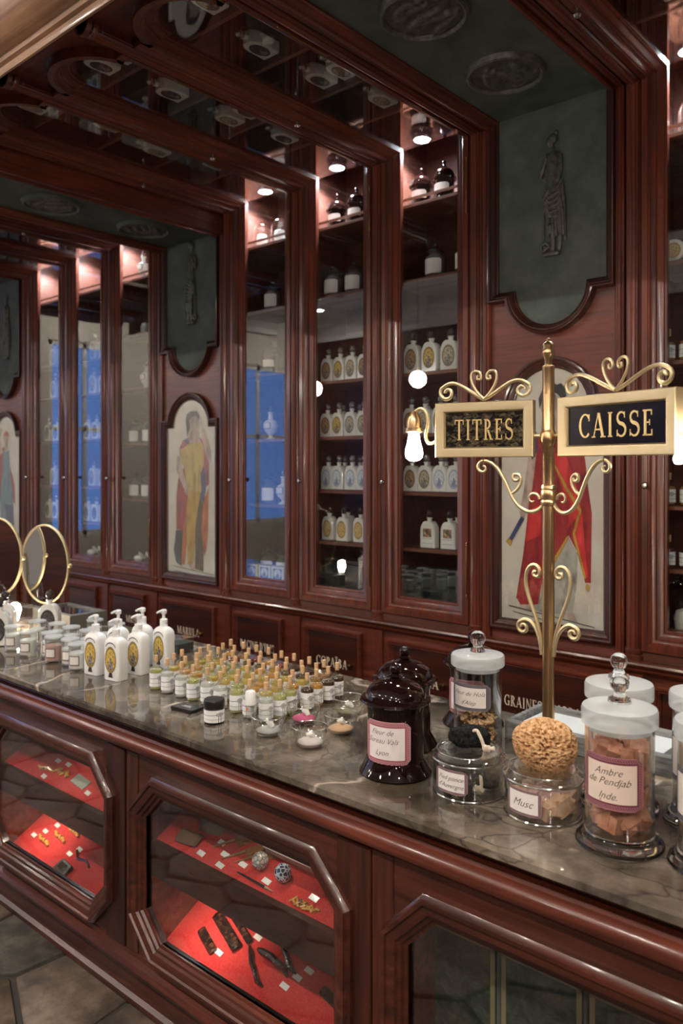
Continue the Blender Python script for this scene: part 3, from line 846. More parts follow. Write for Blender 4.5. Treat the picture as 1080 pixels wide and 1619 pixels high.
def pic_red():
    f = lambda L_: [((x-345)/600*.46, (1548-y)/1475*1.07) for x, y in L_]
    A = []
    def a(n, m, L_): A.append((n, m, f(L_)))
    a('grey_trouser', E_GREY, [(225,1370),(300,1330),(292,1490),(215,1478)])
    a('grey_trouser', E_GREY, [(448,1036),(502,1130),(498,1300),(476,1462),(440,1492),(400,1486),(340,1486),(345,1230)])
    a('red_robe', E_RED, [(222,480),(300,440),(400,440),(520,500),(545,600),(562,760),(582,900),(576,1290),(545,1292),(500,1120),(450,1030),(360,1200),(290,1330),(270,1445),(165,1462),(135,1420),(180,1150),(215,850)])
    a('scarlet_fold', E_SCAR, [(350,560),(430,560),(500,760),(522,880),(442,1000),(462,850),(395,720)])
    a('scarlet_fold', E_SCAR, [(212,900),(296,850),(284,1040),(188,1085)])
    a('scarlet_fold', E_SCAR, [(500,900),(528,900),(545,1100),(560,1260),(540,1262),(505,1090),(478,1010)])
    a('gold_hem', E_GOLD, [(352,605),(362,605),(445,752),(526,884),(488,1020),(528,1175),(550,1265),(540,1270),(515,1180),(474,1022),(510,890),(432,765)])
    a('gold_hem', E_GOLD, [(442,1036),(452,1046),(362,1212),(352,1190)])
    a('left_arm', E_SKIN, [(215,560),(262,560),(238,760),(204,900),(170,966),(158,905),(184,780)])
    a('strap', E_BLUE, [(222,430),(262,430),(268,540),(236,600),(222,540)])
    a('flute', E_BLUE, [(88,1072),(108,1086),(188,946),(168,932)])
    a('flute_bell', E_GOLD, [(72,1090),(86,1066),(112,1082),(100,1116)])
    a('neck', E_SKIN, [(300,330),(372,330),(392,450),(286,450)])
    a('face', E_SKIN, ellipse(335,268,48,88))
    a('hair', E_HAIR, [(282,300),(276,240),(300,185),(345,160),(360,150),(385,165),(410,158),(430,185),(440,230),(420,262),(402,235),(385,215),(350,205),(318,210),(300,250)])
    a('foot', E_SKIN, [(436,1476),(482,1466),(502,1516),(452,1518)])
    a('foot', E_SKIN, [(165,1458),(222,1450),(240,1480),(180,1484)])
    a('tassel', E_GOLD, ellipse(560,1316,11,22,12))
    a('ground_slab_edge', E_LINE, [(92,1468),(600,1532),(600,1536),(92,1473)])
    a('ground_slab_base', E_LINE, [(118,1500),(580,1566),(580,1570),(118,1504)])
    return A
def pic_teal():
    A = []
    def a(n, m, L_): A.append((n, m, L_))
    a('red_cloak', E_RED, [(-.13,.80),(-.02,.84),(.14,.52),(.15,.36),(.10,.40),(.02,.62),(-.16,.30),(-.20,.34)])
    a('teal_gown', E_TEAL, [(-.06,.80),(.05,.80),(.07,.60),(.12,.40),(.13,.10),(-.10,.08),(-.11,.40),(-.07,.62)])
    a('blue_skirt', E_BLUE, [(-.02,.36),(.12,.36),(.14,.05),(.02,.04)])
    a('raised_arm', E_SKIN, [(-.06,.79),(-.10,.76),(-.16,.88),(-.10,.99),(-.06,.98),(-.11,.89)])
    a('neck', E_SKIN, [(-.03,.79),(.03,.79),(.025,.86),(-.02,.86)])
    a('face', E_SKIN, ellipse(.0,.89,.036,.052))
    a('hair', E_PAT, [(-.05,.88),(-.045,.94),(0,.965),(.045,.94),(.05,.88),(.03,.92),(-.03,.92)])
    a('foot', E_SKIN, [(-.03,.04),(.02,.05),(.04,.02),(-.02,.015)])
    a('ground_slab_edge', E_LINE, [(-.18,.035),(.18,.012),(.18,.009),(-.18,.031)])
    return A

def panel_bay(xl, xr, key, hp, meds, pic, lab_wall, lab_top, lab_pic, rotm=0, flip=False):
    cx = (xl+xr)/2
    root = empty('wall_panel', (cx, YG, 0), label=lab_wall, cat='wall panel', group='green panels between the cabinets')
    I = Matrix.Translation((-cx, -YG, 0))
    top = empty('canopy_panel', (cx, 2.3, hp), label=lab_top, cat='ceiling panel', group='green canopy panels')
    J = Matrix.Translation((-cx, -2.3, -hp))
    def pob(n, mb, m, p=root): return ob(n, mb.move(I), m, p)
    def tob(n, mb, m, p=top): return ob(n, mb.move(J), m, p)
    path = [(xl,YG,.985),(xl,YG,HG),(xl,YE,HG)]
    c = pob('half_column', MB().sweep(path, COLP, (1,0,0), i0=0, i1=1), WZ)
    ob('column_base', basem, WZ, c, loc=(xl-cx, -.022, .985))
    r = tob('ceiling_rib', MB().sweep(path, COLP, (1,0,0), i0=1, i1=2), WY)
    ob('rib_end', basem, WY, r, loc=(xl-cx, YE-2.3, HG-hp-.022), rot=(PI/2, 0, PI))
    for x, sg in ((xl, 1), (xr, -1)):
        path = [(x,YG,.985),(x,YG,hp),(x,YE,hp)]
        pr = [(a, b*sg) for a, b in STILE]
        pob('stile', MB().sweep(path, pr, (1,0,0), i0=0, i1=1), WZ)
        tob('stile', MB().sweep(path, pr, (1,0,0), i0=1, i1=2), WDX if hp < 3.2 else WY)
        if hp < 3.25: tob('fascia', MB().box(min(x+.0335*sg, x+.070*sg), max(x+.0335*sg, x+.070*sg), 1.38, YG-.02, hp-.05, HG+.01), WY)
    pob('veneer_board', MB().box(xl+.07, xr-.07, PBOARD, PBOARD+.02, .985, 2.62), WPAN)
    zc = PBOARD-.004
    # green plaster field with its moulding
    p = outline(cx, .245, 2.50, .162, False, hp)
    pob('green_field', MB().poly([(x, z) for x, z in p], PBOARD-.004, PBOARD+.02), GREEN)
    pp = [(x, YG, z) for x, z in p]
    gp = [(a, b+.018) for a, b in GPROF]
    pob('field_moulding', fold_fix(MB().sweep(pp, gp, (0,-1,0)), hp, True), WDZ)
    # the relief figure and medallions hang as things of their own
    tag(ob('plaster_relief', relief_figure(len(key)+ord(key[-1]), flip), BRONZE, None, (cx+.01, PBOARD-.008, 2.622)), {'P1': 'bronzed relief of a draped standing figure above the red-robed man print',
        'P2': 'bronzed relief of a draped figure above the yellow-gowned woman print', 'P3': 'bronzed relief figure on green panel at the far left edge'}[key], 'relief', 'relief figures on the green panels')
    # canopy side
    pt = [(cx-.245,YG,hp),(cx-.245,1.62,hp),(cx+.245,1.62,hp),(cx+.245,YG,hp)]
    tob('field_moulding', fold_fix(MB().sweep(pt, gp, (0,0,-1)), hp, False), WY)
    tob('green_field', MB().box(cx-.245, cx+.245, 1.60, PBOARD-.004, hp-.022+.0, hp+.01), GREEN)
    tob('end_board', MB().box(xl+.03, xr-.03, 1.376, 1.585, hp-.02, hp+.02), WX)
    for k, y in enumerate(meds):
        m = empty('ceiling_medallion', (cx, y, hp-.0225), rot=(PI, 0, rotm+k*1.3),
                  label={'P1': ['round cast medallion on dark green canopy panel, nearer the relief wall', 'round cast medallion cut off by the top edge of the picture'],
                         'P2': ['round cast medallion on left canopy panel, nearer the relief wall', 'round cast medallion on left canopy panel, nearer the room'],
                         'P3': ['far left canopy medallion nearer the wall', 'far left canopy medallion nearer the room']}[key][k], cat='medallion', group='cast medallions on the canopy')
        ob('relief', medallion_mesh(ord(key[-1])*3+k), BRONZE, m); ob('rim', medring, BRONZE if key == 'P1' else GREEN, m)
    # framed print
    fr = empty('framed_print', (cx, PBOARD, 1.078), label=lab_pic, cat='print', group='framed figure prints')
    p2 = outline(cx, .232, 1.985, .168, True, 1.078)
    K = Matrix.Translation((-cx, -PBOARD, -1.078))
    ob('frame', MB().sweep([(x, PBOARD, z) for x, z in p2], [(a*1.15, b*.8) for a, b in GPROF], (0,-1,0), closed=True).move(K), WDZ, fr)
    pap = ob('paper', MB().poly(p2, PBOARD-.004, PBOARD-.0005).move(K), E_CREAM, fr)
    for k, (n, m, pts_) in enumerate(pic()):
        y = -.0042-.00035*(k+1)
        mb = MB().add([(x, y, z) for x, z in pts_], [tuple(range(len(pts_)))])
        ob(n, mb.mesh(n, 0, False), m, pap)
    ob('glass', MB().poly(outline(0, .235, .907, .17, True, -.003), -.0135, -.0125), PANE, fr)

SH_A = (1.34, 1.615, 1.90, 2.20, 2.66, 3.03)
SH_C = (1.525, 1.90, 2.28, 2.65, 3.03)
SH_E = (1.34, 1.60, 1.945, 2.28, 2.53, 3.03)
SH_R = (1.34, 1.585, 1.87, 2.15, 2.536, 3.03)
CX = [-.065, -.63, -1.195, -1.908, -2.473, -3.038, -3.603, -4.316, -4.881, -5.446, -6.011, -6.724, -7.289]
doors = [
 (1, 'Q', SH_R, 'mahogany glazed cabinet just outside the right edge of the picture', 'glazed overhead case just outside the upper right corner'),
 (2, 'R', SH_R, 'mahogany glazed cabinet at the right edge, behind the CAISSE sign', 'overhead glazed canopy case at the upper right corner'),
 (4, 'A', SH_A, 'mahogany glazed cabinet of flasks behind the glowing bulb left of TITRES', 'overhead glazed case continuing the flask cabinet behind the bulb'),
 (5, 'B', SH_A, 'mahogany glazed cabinet between the bulb cabinet and the blue-reflecting one', 'middle one of three overhead glazed cases with rounded ends'),
 (6, 'C', SH_C, 'mahogany glazed cabinet directly right of the yellow-gowned woman print', 'overhead glazed case next to the left green canopy panel'),
 (8, 'D', SH_C, 'mahogany glazed cabinet directly left of the yellow-gowned woman print', 'overhead glazed case directly left of the left green canopy panel'),
 (9, 'E', SH_E, 'mahogany glazed cabinet second to the left of the yellow-gowned print', 'overhead glazed case second left of the left green panel'),
 (10, 'F', SH_E, 'mahogany glazed cabinet right of the teal-gowned print at far left', 'overhead glazed case third left of the left green panel'),
 (12, 'G', SH_E, 'mahogany glazed cabinet beyond the left edge of the picture', 'overhead glazed case beyond the left edge of the picture'),
]
for i, key, sh, lw_, lu in doors: door_bay(CX[i], CX[i-1], key, sh, lw_, lu)
panel_bay(CX[3], CX[2], 'P1', HG, (2.73, 2.19), pic_red, 'mahogany wall panel with dark green field behind the sign stand', 'dark green canopy panel with medallions at upper right', 'arched framed print of a man in red robe behind the brass sign pole')
panel_bay(CX[7], CX[6], 'P2', 3.165, (2.76, 2.18), pic_yellow, 'mahogany wall panel with green field above the yellow-gowned print', 'green canopy panel with two medallions at left', 'arched framed print of a woman in yellow gown and red cloak', .8, True)
panel_bay(CX[11], CX[10], 'P3', HG, (2.73, 2.19), pic_teal, 'mahogany wall panel with green field at the far left edge', 'green canopy panel at the far left edge', 'arched framed print of a woman in teal gown at far left', .4)
struct('trim_3', MB().loft([[(x, YG+a, z) for a, z in [(.0,.935),(-.05,.935),(-.056,.943),(-.062,.946),(-.068,.955),(-.068,.963),(-.080,.968),(-.084,.976),(-.080,.984),(-.06,.986),(0,.986)]] for x in (CX[12], CX[0])]), WX)

# cornice on the room side of the canopy
cp = [(1.475,3.40),(1.475,3.31),(1.372,3.31),(1.372,3.155),(1.364,3.148),(1.356,3.148),(1.353,3.158),(1.353,3.172),(1.340,3.178),(1.338,3.195),(1.30,3.205),(1.262,3.235),(1.235,3.28),(1.225,3.30),(1.212,3.302),(1.212,3.318),(1.195,3.322),(1.165,3.345),(1.120,3.36),(1.085,3.405),(1.075,3.43),(1.06,3.432),(1.06,3.48),(1.475,3.48)]
struct('trim_4', MB().loft([[(x, y, z) for y, z in cp] for x in (CX[12], CX[0])]), WGOLD)
struct('trim_5', MB().box(CX[12], CX[0], 1.07, 1.50, 3.482, 3.68), WDX)

# drawer units under the ledge
DNAME = {2: None, 3: 'GRAINES JOJOBA', 4: 'ARNICA', 5: 'COPAÏBA', 6: "RACINE D'IRIS", 7: 'MARULA', 8: 'MUSC'}
DWIDE = {3: .350, 4: .20, 5: .215, 6: .28, 7: .215, 8: .15}
DOFF = {3: -.0225, 4: .0, 5: 0.0, 6: .0, 7: .02, 8: .07}
DLAB = {1: 'mahogany drawer unit just beyond the right edge', 2: 'plain mahogany drawer unit at the right edge behind the tall jars', 3: 'mahogany drawer unit lettered GRAINES under the red-robed print',
        4: 'mahogany drawer unit mostly hidden by the dark amber jars', 5: 'mahogany drawer unit lettered COPAÏBA', 6: 'mahogany drawer unit lettered RACINE above the corks', 7: 'mahogany drawer unit lettered MARULA under the yellow-gowned print',
        8: 'mahogany drawer unit behind the white pump bottles', 9: 'mahogany drawer unit directly right of the round brass mirror', 10: 'mahogany drawer unit behind the round brass mirror', 11: 'mahogany drawer unit at the far left edge', 12: 'mahogany drawer unit beyond the left edge'}
YD = YG-.045
for i in range(1, 13):
    xl, xr = CX[i], CX[i-1]; cx = (xl+xr)/2
    r = empty('drawer_unit', (cx, YD, 0), label=DLAB[i], cat='drawer unit', group='drawer units under the ledge')
    hw = (xr-xl)/2
    ob('body', MB().box(-hw, hw, .002, .30, .0, .934), WX, r)
    ob('side_stile', MB().box(-hw, -hw+.045, -.010, .002, 0, .934, .002), WZ, r)
    for z0, z1 in ((.60, .905), (.27, .575), (.06, .25)):
        a = hw-.085
        d = ob('drawer_front', MB().box(-a+.03, a-.03, -.016, .002, z0+.03, z1-.03, .006), WDX, r)
        ob('drawer_moulding', MB().sweep([(a-.03,0,z1-.03),(a-.03,0,z0+.03),(-a+.03,0,z0+.03),(-a+.03,0,z1-.03)], [(0,0),(0,.012),(.006,.020),(.012,.020),(.016,.026),(.024,.028),(.030,.020),(.030,0)], (0,-1,0), closed=True), WX, d)
        ob('knob', knobm, DBRASS, d, loc=(DOFF.get(i,0)+.13, -.016, .735 if z0 == .60 else (z0+z1)/2))
        if z0 == .60 and DNAME.get(i):
            ob('lettering', lettering(DNAME[i], .046, .0012, DWIDE[i]), DLET, d, loc=(DOFF[i], -.0165, .708))

# ------------------------------------------------------------------ counter
CL, CR = -5.43, .60
YC = 1.52                      # face of the counter
ctop = tag(ob('marble_counter_top', MB().box(CL-.03, CR+.03, 1.478, 2.34, .902, .930, .006), MARBLE), 'long polished brown-grey marble counter top with pale veins', 'counter top')
counter = empty('shop_counter', (-2.2, 1.9, 0), label='long carved mahogany shop counter with octagonal glazed display windows', cat='counter')
def cob(n, mb, m, p=counter):
    return ob(n, mb.move(Matrix.Translation((2.2, -1.9, 0))), m, p)
def run(prof, y=0): return MB().loft([[(x, y+a, z) for a, z in prof] for x in (CL, CR)])
cob('frieze', run([(YC+.01,.80),(YC+.01,.902),(1.56,.902),(1.56,.80)]), WDX)
cob('astragal_moulding', run([(YC+.015,.802),(YC-.006,.804),(YC-.010,.812),(YC-.026,.818),(YC-.034,.830),(YC-.034,.842),(YC-.026,.854),(YC-.012,.860),(YC-.008,.868),(YC+.015,.872)]), WX)
cob('base_moulding', run([(YC+.02,.155),(YC-.004,.15),(YC-.008,.138),(YC-.026,.130),(YC-.034,.116),(YC-.030,.102),(YC-.012,.094),(YC+.02,.092)]), WCX)
cob('plinth', run([(1.60,0),(YC-.030,0),(YC-.030,.020),(YC-.018,.030),(YC-.014,.092),(1.60,.092)]), WDX)
cob('back_boards', MB().box(CL, CR, 2.27, 2.29, 0, .901), WDX)
cob('end_board', MB().box(CL, CL+.02, YC+.02, 2.27, 0, .901), WDZ); cob('end_board', MB().box(CR-.02, CR, YC+.02, 2.27, 0, .901), WDZ)
cob('floor_board', MB().box(CL+.02, CR-.02, 1.60, 2.27, .085, .10), WDX)
W0, W1, PIT = -2.165, -1.352, 1.045       # opening of the middle window, repeated along the counter
OPR = [(0,-.02),(0,.006),(.008,.008),(.012,.016),(.020,.018),(.024,.026),(.034,.030),(.044,.030),(.048,.036),(.056,.036),(.060,.026),(.066,.020),(.066,-.004)]
ZB, ZT, CH = .232, .690, .082
windows = {}
for k in range(-3, 3):
    x0, x1 = W0+PIT*k, W1+PIT*k
    if x0 < CL or x1 > CR: continue
    o8 = [(x1,ZT-CH),(x1,ZB+CH),(x1-CH,ZB),(x0+CH,ZB),(x0,ZB+CH),(x0,ZT-CH),(x0+CH,ZT),(x1-CH,ZT)]
    windows[k] = (x0, x1)
    # front board pierced by the octagon
    ex0, ex1, ez0, ez1 = x0-.045, x1+.045, .150, .805
    outer = [(ex1,ZT-CH),(ex1,ZB+CH),(x1-CH,ez0),(x0+CH,ez0),(ex0,ZB+CH),(ex0,ZT-CH),(x0+CH,ez1),(x1-CH,ez1)]
    rings = []
    for (ix,iz),(ox,oz) in zip(o8, outer): rings.append([(ix,YC,iz),(ox,YC,oz),(ox,YC+.02,oz),(ix,YC+.02,iz)])
    rings.append(rings[0]); mb = MB().loft(rings, cap=False)
    for px, pz, qx, qz, rx, rz in ((ex1,ez0,ex1,ZB+CH,x1-CH,ez0),(ex0,ez0,x0+CH,ez0,ex0,ZB+CH),(ex0,ez1,ex0,ZT-CH,x0+CH,ez1),(ex1,ez1,x1-CH,ez1,ex1,ZT-CH)):
        mb.loft([[(px,YC,pz),(qx,YC,qz),(rx,YC,rz)],[(px,YC+.02,pz),(qx,YC+.02,qz),(rx,YC+.02,rz)]])
    cob('front_board', mb, WCX)
    fr = cob('window_frame', MB().sweep([(x, YC, z) for x, z in o8], OPR, (0,-1,0), closed=True), WCX)
    ob('window_glass', MB().poly(o8, YC+.004, YC+.008).move(Matrix.Translation((2.2,-1.9,0))), PANE, fr)
    # pilaster boards left of the window, a recessed pair of planks
    pl = x0-.185
    cob('pilaster_board', MB().box(pl-.035, pl+.075, YC-.010, YC+.012, .150, .802, .003), WDZ)
    cob('pilaster_board', MB().box(pl+.076, x0-.044, YC-.004, YC+.012, .150, .802, .002), WCZ)
    cob('case_side', MB().box(x0-.020, x0-.005, YC+.02, 2.26, .10, .80), WX)
    cob('case_side', MB().box(x1+.005, x1+.020, YC+.02, 2.26, .10, .80), WX)
    cob('case_ceiling', MB().box(x0-.02, x1+.02, YC+.02, 2.26, .801, .815), WDX)

# tilted felt boards: lower from (1.535,.142) and upper from (1.555,.520), rising 29 degrees to the back
SL = math.tan(math.radians(29))
def on_board(x, y, up): return ((x, y, (.520 if up else .142)+(y-(1.555 if up else 1.535))*SL))
for k, (x0, x1) in windows.items():
    if k not in (-1, 0, 1, -2): continue
    for up in ((False, True) if k != 1 else (False,)):
        y0 = 1.555 if up else 1.535; y1 = y0+(.40 if up else .60); z0 = .520 if up else .142; z1 = z0+(y1-y0)*SL
        cob('felt_board', MB().loft([[(x, y0, z0), (x, y1, z1), (x, y1+.008, z1-.015), (x, y0+.008, z0-.015)] for x in (x0-.004, x1+.004)]), REDF)
        if up:
            cob('shelf_rail', MB().loft([[(x, y0-.018, z0+.004), (x, y0, z0+.008), (x, y0+.004, z0-.02), (x, y0+.004, z0-.105), (x, y0-.014, z0-.105)] for x in (x0-.004, x1+.004)]), WDX)
    if k in (-2, -1, 0):
        for ex, up in ((.20, False), (.62, True)):
            lx = x0+(x1-x0)*ex; ly, lz = (1.60, .405) if not up else (1.60, .775)
            lp = empty('case_lamp', (lx+2.2, ly-1.9, lz)); lp.parent = counter
            ob('lamp_cap', MB().lathe([(0,.02),(.012,.02),(.014,0),(.010,0),(0,.006)], 12).mesh('lamp_cap'), STEEL, lp)
            ld = bpy.data.lights.new('case_spot', 'SPOT'); ld.energy = CASE_W*(1 if not up else .22); ld.spot_size = 2.2; ld.spot_blend = .8; ld.shadow_soft_size = .012; ld.color = (1,.83,.66)
            lo = bpy.data.objects.new('case_spot', ld); col.objects.link(lo); lo.parent = lp; lo.location = (0,0,-.004); lo.rotation_euler = (.45, 0, 0)

TILT = math.radians(29)
# white name cards and objects on the felt boards
cardm = MB().box(-.016,.016,-.008,.008,0,.0012).mesh('card')
def lay(name, me, m, x, y, up, rz, label, cat, group=None):
    o = ob(name, me, m, None, on_board(x, y, up)); o.rotation_mode = 'XYZ'
    o.rotation_euler = (Matrix.Rotation(TILT,3,'X') @ Matrix.Rotation(rz,3,'Z')).to_euler()
    return tag(o, label, cat, group)
def comb_mesh(l_, h_, teeth=True, n=18):
    mb = MB().box(-l_/2, l_/2, h_*.45, h_, 0, .004, .0015)
    for i in range(n): x = -l_/2+l_*(i+.2)/n; mb.box(x, x+l_/n*.5, 0, h_*.46, .0005, .0035)
    return mb.mesh('comb')
def strap_mesh(pts_, r): return MB().tube([(x, y, r*.5) for x, y in pts_], [r*.5]+[r]*(len(pts_)-2)+[r*.4], 8).mesh('tool')
def card(x, y, up, label): lay('name_card', cardm, WHITE, x, y, up, -.1, label, 'card', 'white cards in the counter cases')
barr = MB().box(-.055,.055,-.014,.014,0,.012,.004).mesh('hair_clip')
# middle case, lower board
lay('hair_clip', barr, HORN, -2.02, 1.652, False, -.35, 'small dark tortoiseshell hair clip nearest the left of the lower red board', 'hair clip')
lay('hair_clip', MB().box(-.085,.085,-.018,.018,0,.016,.006).mesh('hair_clip'), HORN, -1.978, 1.698, False, -.35, 'largest glossy dark hair clip on the lower red board', 'hair clip')
lay('hair_clip', MB().box(-.085,.085,-.011,.011,0,.012,.004).mesh('hair_clip'), HORN, -1.952, 1.728, False, -.35, 'slim dark hair clip behind the largest glossy one', 'hair clip')
mb = MB().box(-.06,.06,.02,.03,0,.008,.003)
for i in range(6): mb.tube([(-.05+.02*i,.025,.004),(-.048+.02*i,.005,.008),(-.044+.02*i,-.012,.003)], [.005,.005,.002], 6)
lay('hair_claw', mb.mesh('hair_claw'), HORN, -1.93, 1.775, False, -.35, 'black toothed hair claw half hidden under the upper shelf rail', 'hair claw')
knife = [(-.075,.02),(-.05,.012),(-.02,.0),(.01,-.004),(.045,-.012),(.075,-.008)]
for i, (x, y, lb) in enumerate([(-1.80,1.655,'curved black comb handle nearest the glass on the lower red board'), (-1.752,1.692,'thick black shoe horn between two curved black tools'), (-1.728,1.722,'long thin black tool behind the thick black shoe horn'), (-1.63,1.755,'black slim tool at the back right of the lower red board')]):
    lay('horn_tool', strap_mesh([(a, b*(-1 if i % 2 else 1)) for a, b in knife], .009+.003*(i == 1)), HORN, x, y, False, -.35, lb, 'horn tool', 'black horn tools')
lay('hair_clip', barr, HORN, -1.50, 1.682, False, -.2, 'dark clip at the right end of the lower red board', 'hair clip')
for x, y, lb in [(-1.953,1.642,'card below the small dark hair clip'), (-1.862,1.725,'card right of the largest hair clip'), (-1.672,1.655,'nearest of the three cards below the black tools'), (-1.652,1.688,'middle one of the three cards below the black tools'), (-1.63,1.716,'farthest of the three cards below the black tools')]:
    card(x, y, False, 'white '+lb)
# middle case, upper board
bru = MB().box(-.05,.05,-.024,.024,0,.018,.008).mesh('brush')
lay('wooden_brush', bru, LOOFAH, -2.045, 1.60, True, .1, 'brown wooden brush in the dark left corner of upper board', 'brush')
lay('wooden_brush', bru, LOOFAH, -1.995, 1.655, True, .1, 'larger brown brush behind the corner one on upper board', 'brush')
tc = comb_mesh(.15, .035)
for x, y, lb in [(-1.865,1.662,'slim wooden rat-tail comb farthest left on the upper red board'), (-1.80,1.645,'broad pale wooden comb in the middle of the upper board'), (-1.748,1.652,'dark narrow wooden comb beside the white lidded box')]:
    mb = MB().box(-.02,.07,-.012,.014,0,.005,.002).tube([(-.02,.004,.0025),(-.10,.006,.0025)], [.006,.002], 6)
    for i in range(14): mb.box(-.016+.006*i, -.013+.006*i, -.030, -.011, .001,.004)
    lay('wooden_comb', mb.mesh('wooden_comb'), COMBW, x, y, True, .75, lb, 'comb', 'wooden combs')
def egg(col_a, col_b, nm):
    m = mat(nm, rough=.25, coat=.4); t = NT(m)
    v = t.coord((1,1,1)); w_ = t.n('ShaderNodeTexVoronoi', Scale=90); w_.feature = 'DISTANCE_TO_EDGE'; t.l(v, w_.inputs['Vector'])
    t.base(t.ramp(w_.outputs['Distance'], [(0, col_b), (.09, col_b), (.13, col_a)], 'LINEAR')); return m
pf = [(0,0),(.011,.0),(.019,.006),(.024,.018),(.0245,.024),(.0235,.0255),(.0245,.027),(.022,.038),(.014,.046),(.005,.050),(.004,.048),(0,.048)]
for x, y, mt, lb in [(-1.727,1.615,egg((.66,.62,.55),(.24,.23,.24),'white_patterned_porcelain'),'small white patterned porcelain pot on the upper red board'), (-1.629,1.612,egg((.02,.03,.10),(.62,.66,.74),'blue_white_porcelain'),'small dark blue and white patterned pot on the upper red board')]:
    o = ob('porcelain_pot', MB().lathe(pf, 20).mesh('porcelain_pot'), mt, None, on_board(x, y, True)); o.rotation_euler = (TILT*.5,0,0); tag(o, lb, 'pot', 'porcelain pots')
lb_ = empty('white_box', on_board(-1.645, 1.67, True), label='long narrow white lidded box behind the porcelain pots', cat='box')
lb_.rotation_euler = (TILT, 0, 0)
ob('box_base', MB().box(-.105,.105,-.016,.016,0,.020,.002).mesh('box_base'), WHITE, lb_); ob('box_lid', MB().box(-.107,.107,-.018,.018,.0205,.030,.002).mesh('box_lid'), WHITE, lb_)
pen = empty('ink_pen', on_board(-1.705, 1.572, True), label='slim dark dip pen lying along the shelf rail', cat='pen'); pen.rotation_euler = (0, 0, -.05)
ob('shaft', MB().tube([(-.085,0,.006),(.04,0,.006)], [.0025,.004], 8), BLACK, pen); ob('nib', MB().tube([(.04,0,.006),(.075,0,.006)], [.004,.001], 8), BRASS, pen)
mb = MB()
for i in range(9): mb.tube([(-.045+.01*i, -.008+.006*math.sin(i*2), .004),(-.03+.01*i, .010*math.cos(i*3), .006),(-.022+.01*i, .004*math.sin(i), .003)], .004, 6)
lay('horn_chain', mb.mesh('horn_chain'), AMBC, -1.52, 1.578, True, 0, 'short brown horn chain at the right end of upper board', 'chain')
for x, y, lb in [(-1.964,1.58,'card beside the corner brush on upper board'), (-1.923,1.63,'card behind the larger brush on upper board'), (-1.88,1.605,'card left of the wooden combs'), (-1.794,1.602,'card between combs and white patterned pot'), (-1.867,1.574,'card nearest the shelf rail on upper board'), (-1.68,1.59,'card between the two porcelain pots'), (-1.505,1.604,'card at the right end of the upper board')]:
    card(x, y, True, 'white '+lb)
# left case
mb = MB().tube([(-.05,.004,.004),(-.02,-.002,.005),(.02,.004,.005),(.05,-.002,.004)], [.006,.009,.009,.005], 8)
pin = mb.mesh('hair_pin')
for x, y, lb in [(-3.063,1.653,'nearest amber hair slide in the left counter case'), (-3.001,1.689,'middle amber hair slide in the left counter case'), (-2.962,1.728,'farthest amber hair slide on lower left board')]:
    lay('hair_slide', pin, AMBC, x, y, False, -.15, lb, 'hair slide', 'amber hair slides')
lay('bead_chain', MB().tube([(-.06,.02,.004),(-.02,-.005,.004),(.03,.004,.004),(.07,-.01,.004)], .005, 6).mesh('bead_chain'), HORN, -2.795, 1.664, False, 0, 'thin dark bead chain at right of the lower left board', 'chain')
wl = empty('leather_wallet', on_board(-2.833, 1.612, False), label='small black leather case lying at the front of lower left board', cat='wallet'); wl.rotation_euler = (TILT,0,-.15)
ob('body', MB().box(-.045,.045,-.024,.024,0,.016,.003), BLACK, wl); ob('panel', MB().box(-.026,.026,-.013,.013,.016,.019,.001), HORN, wl)
for x, y, lb in [(-3.147,1.654,'nearest card beside the amber hair slides'), (-3.109,1.684,'middle card beside the amber hair slides'), (-3.079,1.721,'farthest card beside the amber hair slides'), (-2.879,1.661,'nearer card left of the dark bead chain'), (-2.853,1.689,'farther card left of the dark bead chain')]: card(x, y, False, 'white '+lb)
mb = MB()
for i in range(14): a = i*.9; mb.tube([(-.05+.007*i, .012*math.sin(a), .003),(-.045+.007*i, -.014*math.cos(a), .007),(-.038+.007*i, .010*math.sin(a+1), .004)], .0035, 6)
lay('horn_chain', mb.mesh('horn_chain'), AMBC, -2.845, 1.612, True, 0, 'heap of amber horn links on the upper left board', 'chain')
lay('hair_slide', pin, AMBC, -2.95, 1.60, True, .1, 'amber hair slide on the upper left board', 'hair slide')
lay('card_sleeve', MB().box(-.05,.05,-.02,.02,0,.004,.001).mesh('card_sleeve'), mat('grey_green_card', (.28,.30,.25), .6), -2.715, 1.612, True, -.1, 'grey-green printed card with dark ornament on upper left board', 'card')
for x, y, lb in [(-2.936,1.644,'card at the back of the upper left board'), (-2.864,1.647,'second card at the back of the upper left board'), (-2.921,1.576,'card near the rail of the upper left board'), (-2.63,1.59,'card at the right of the upper left board')]: card(x, y, True, 'white '+lb)
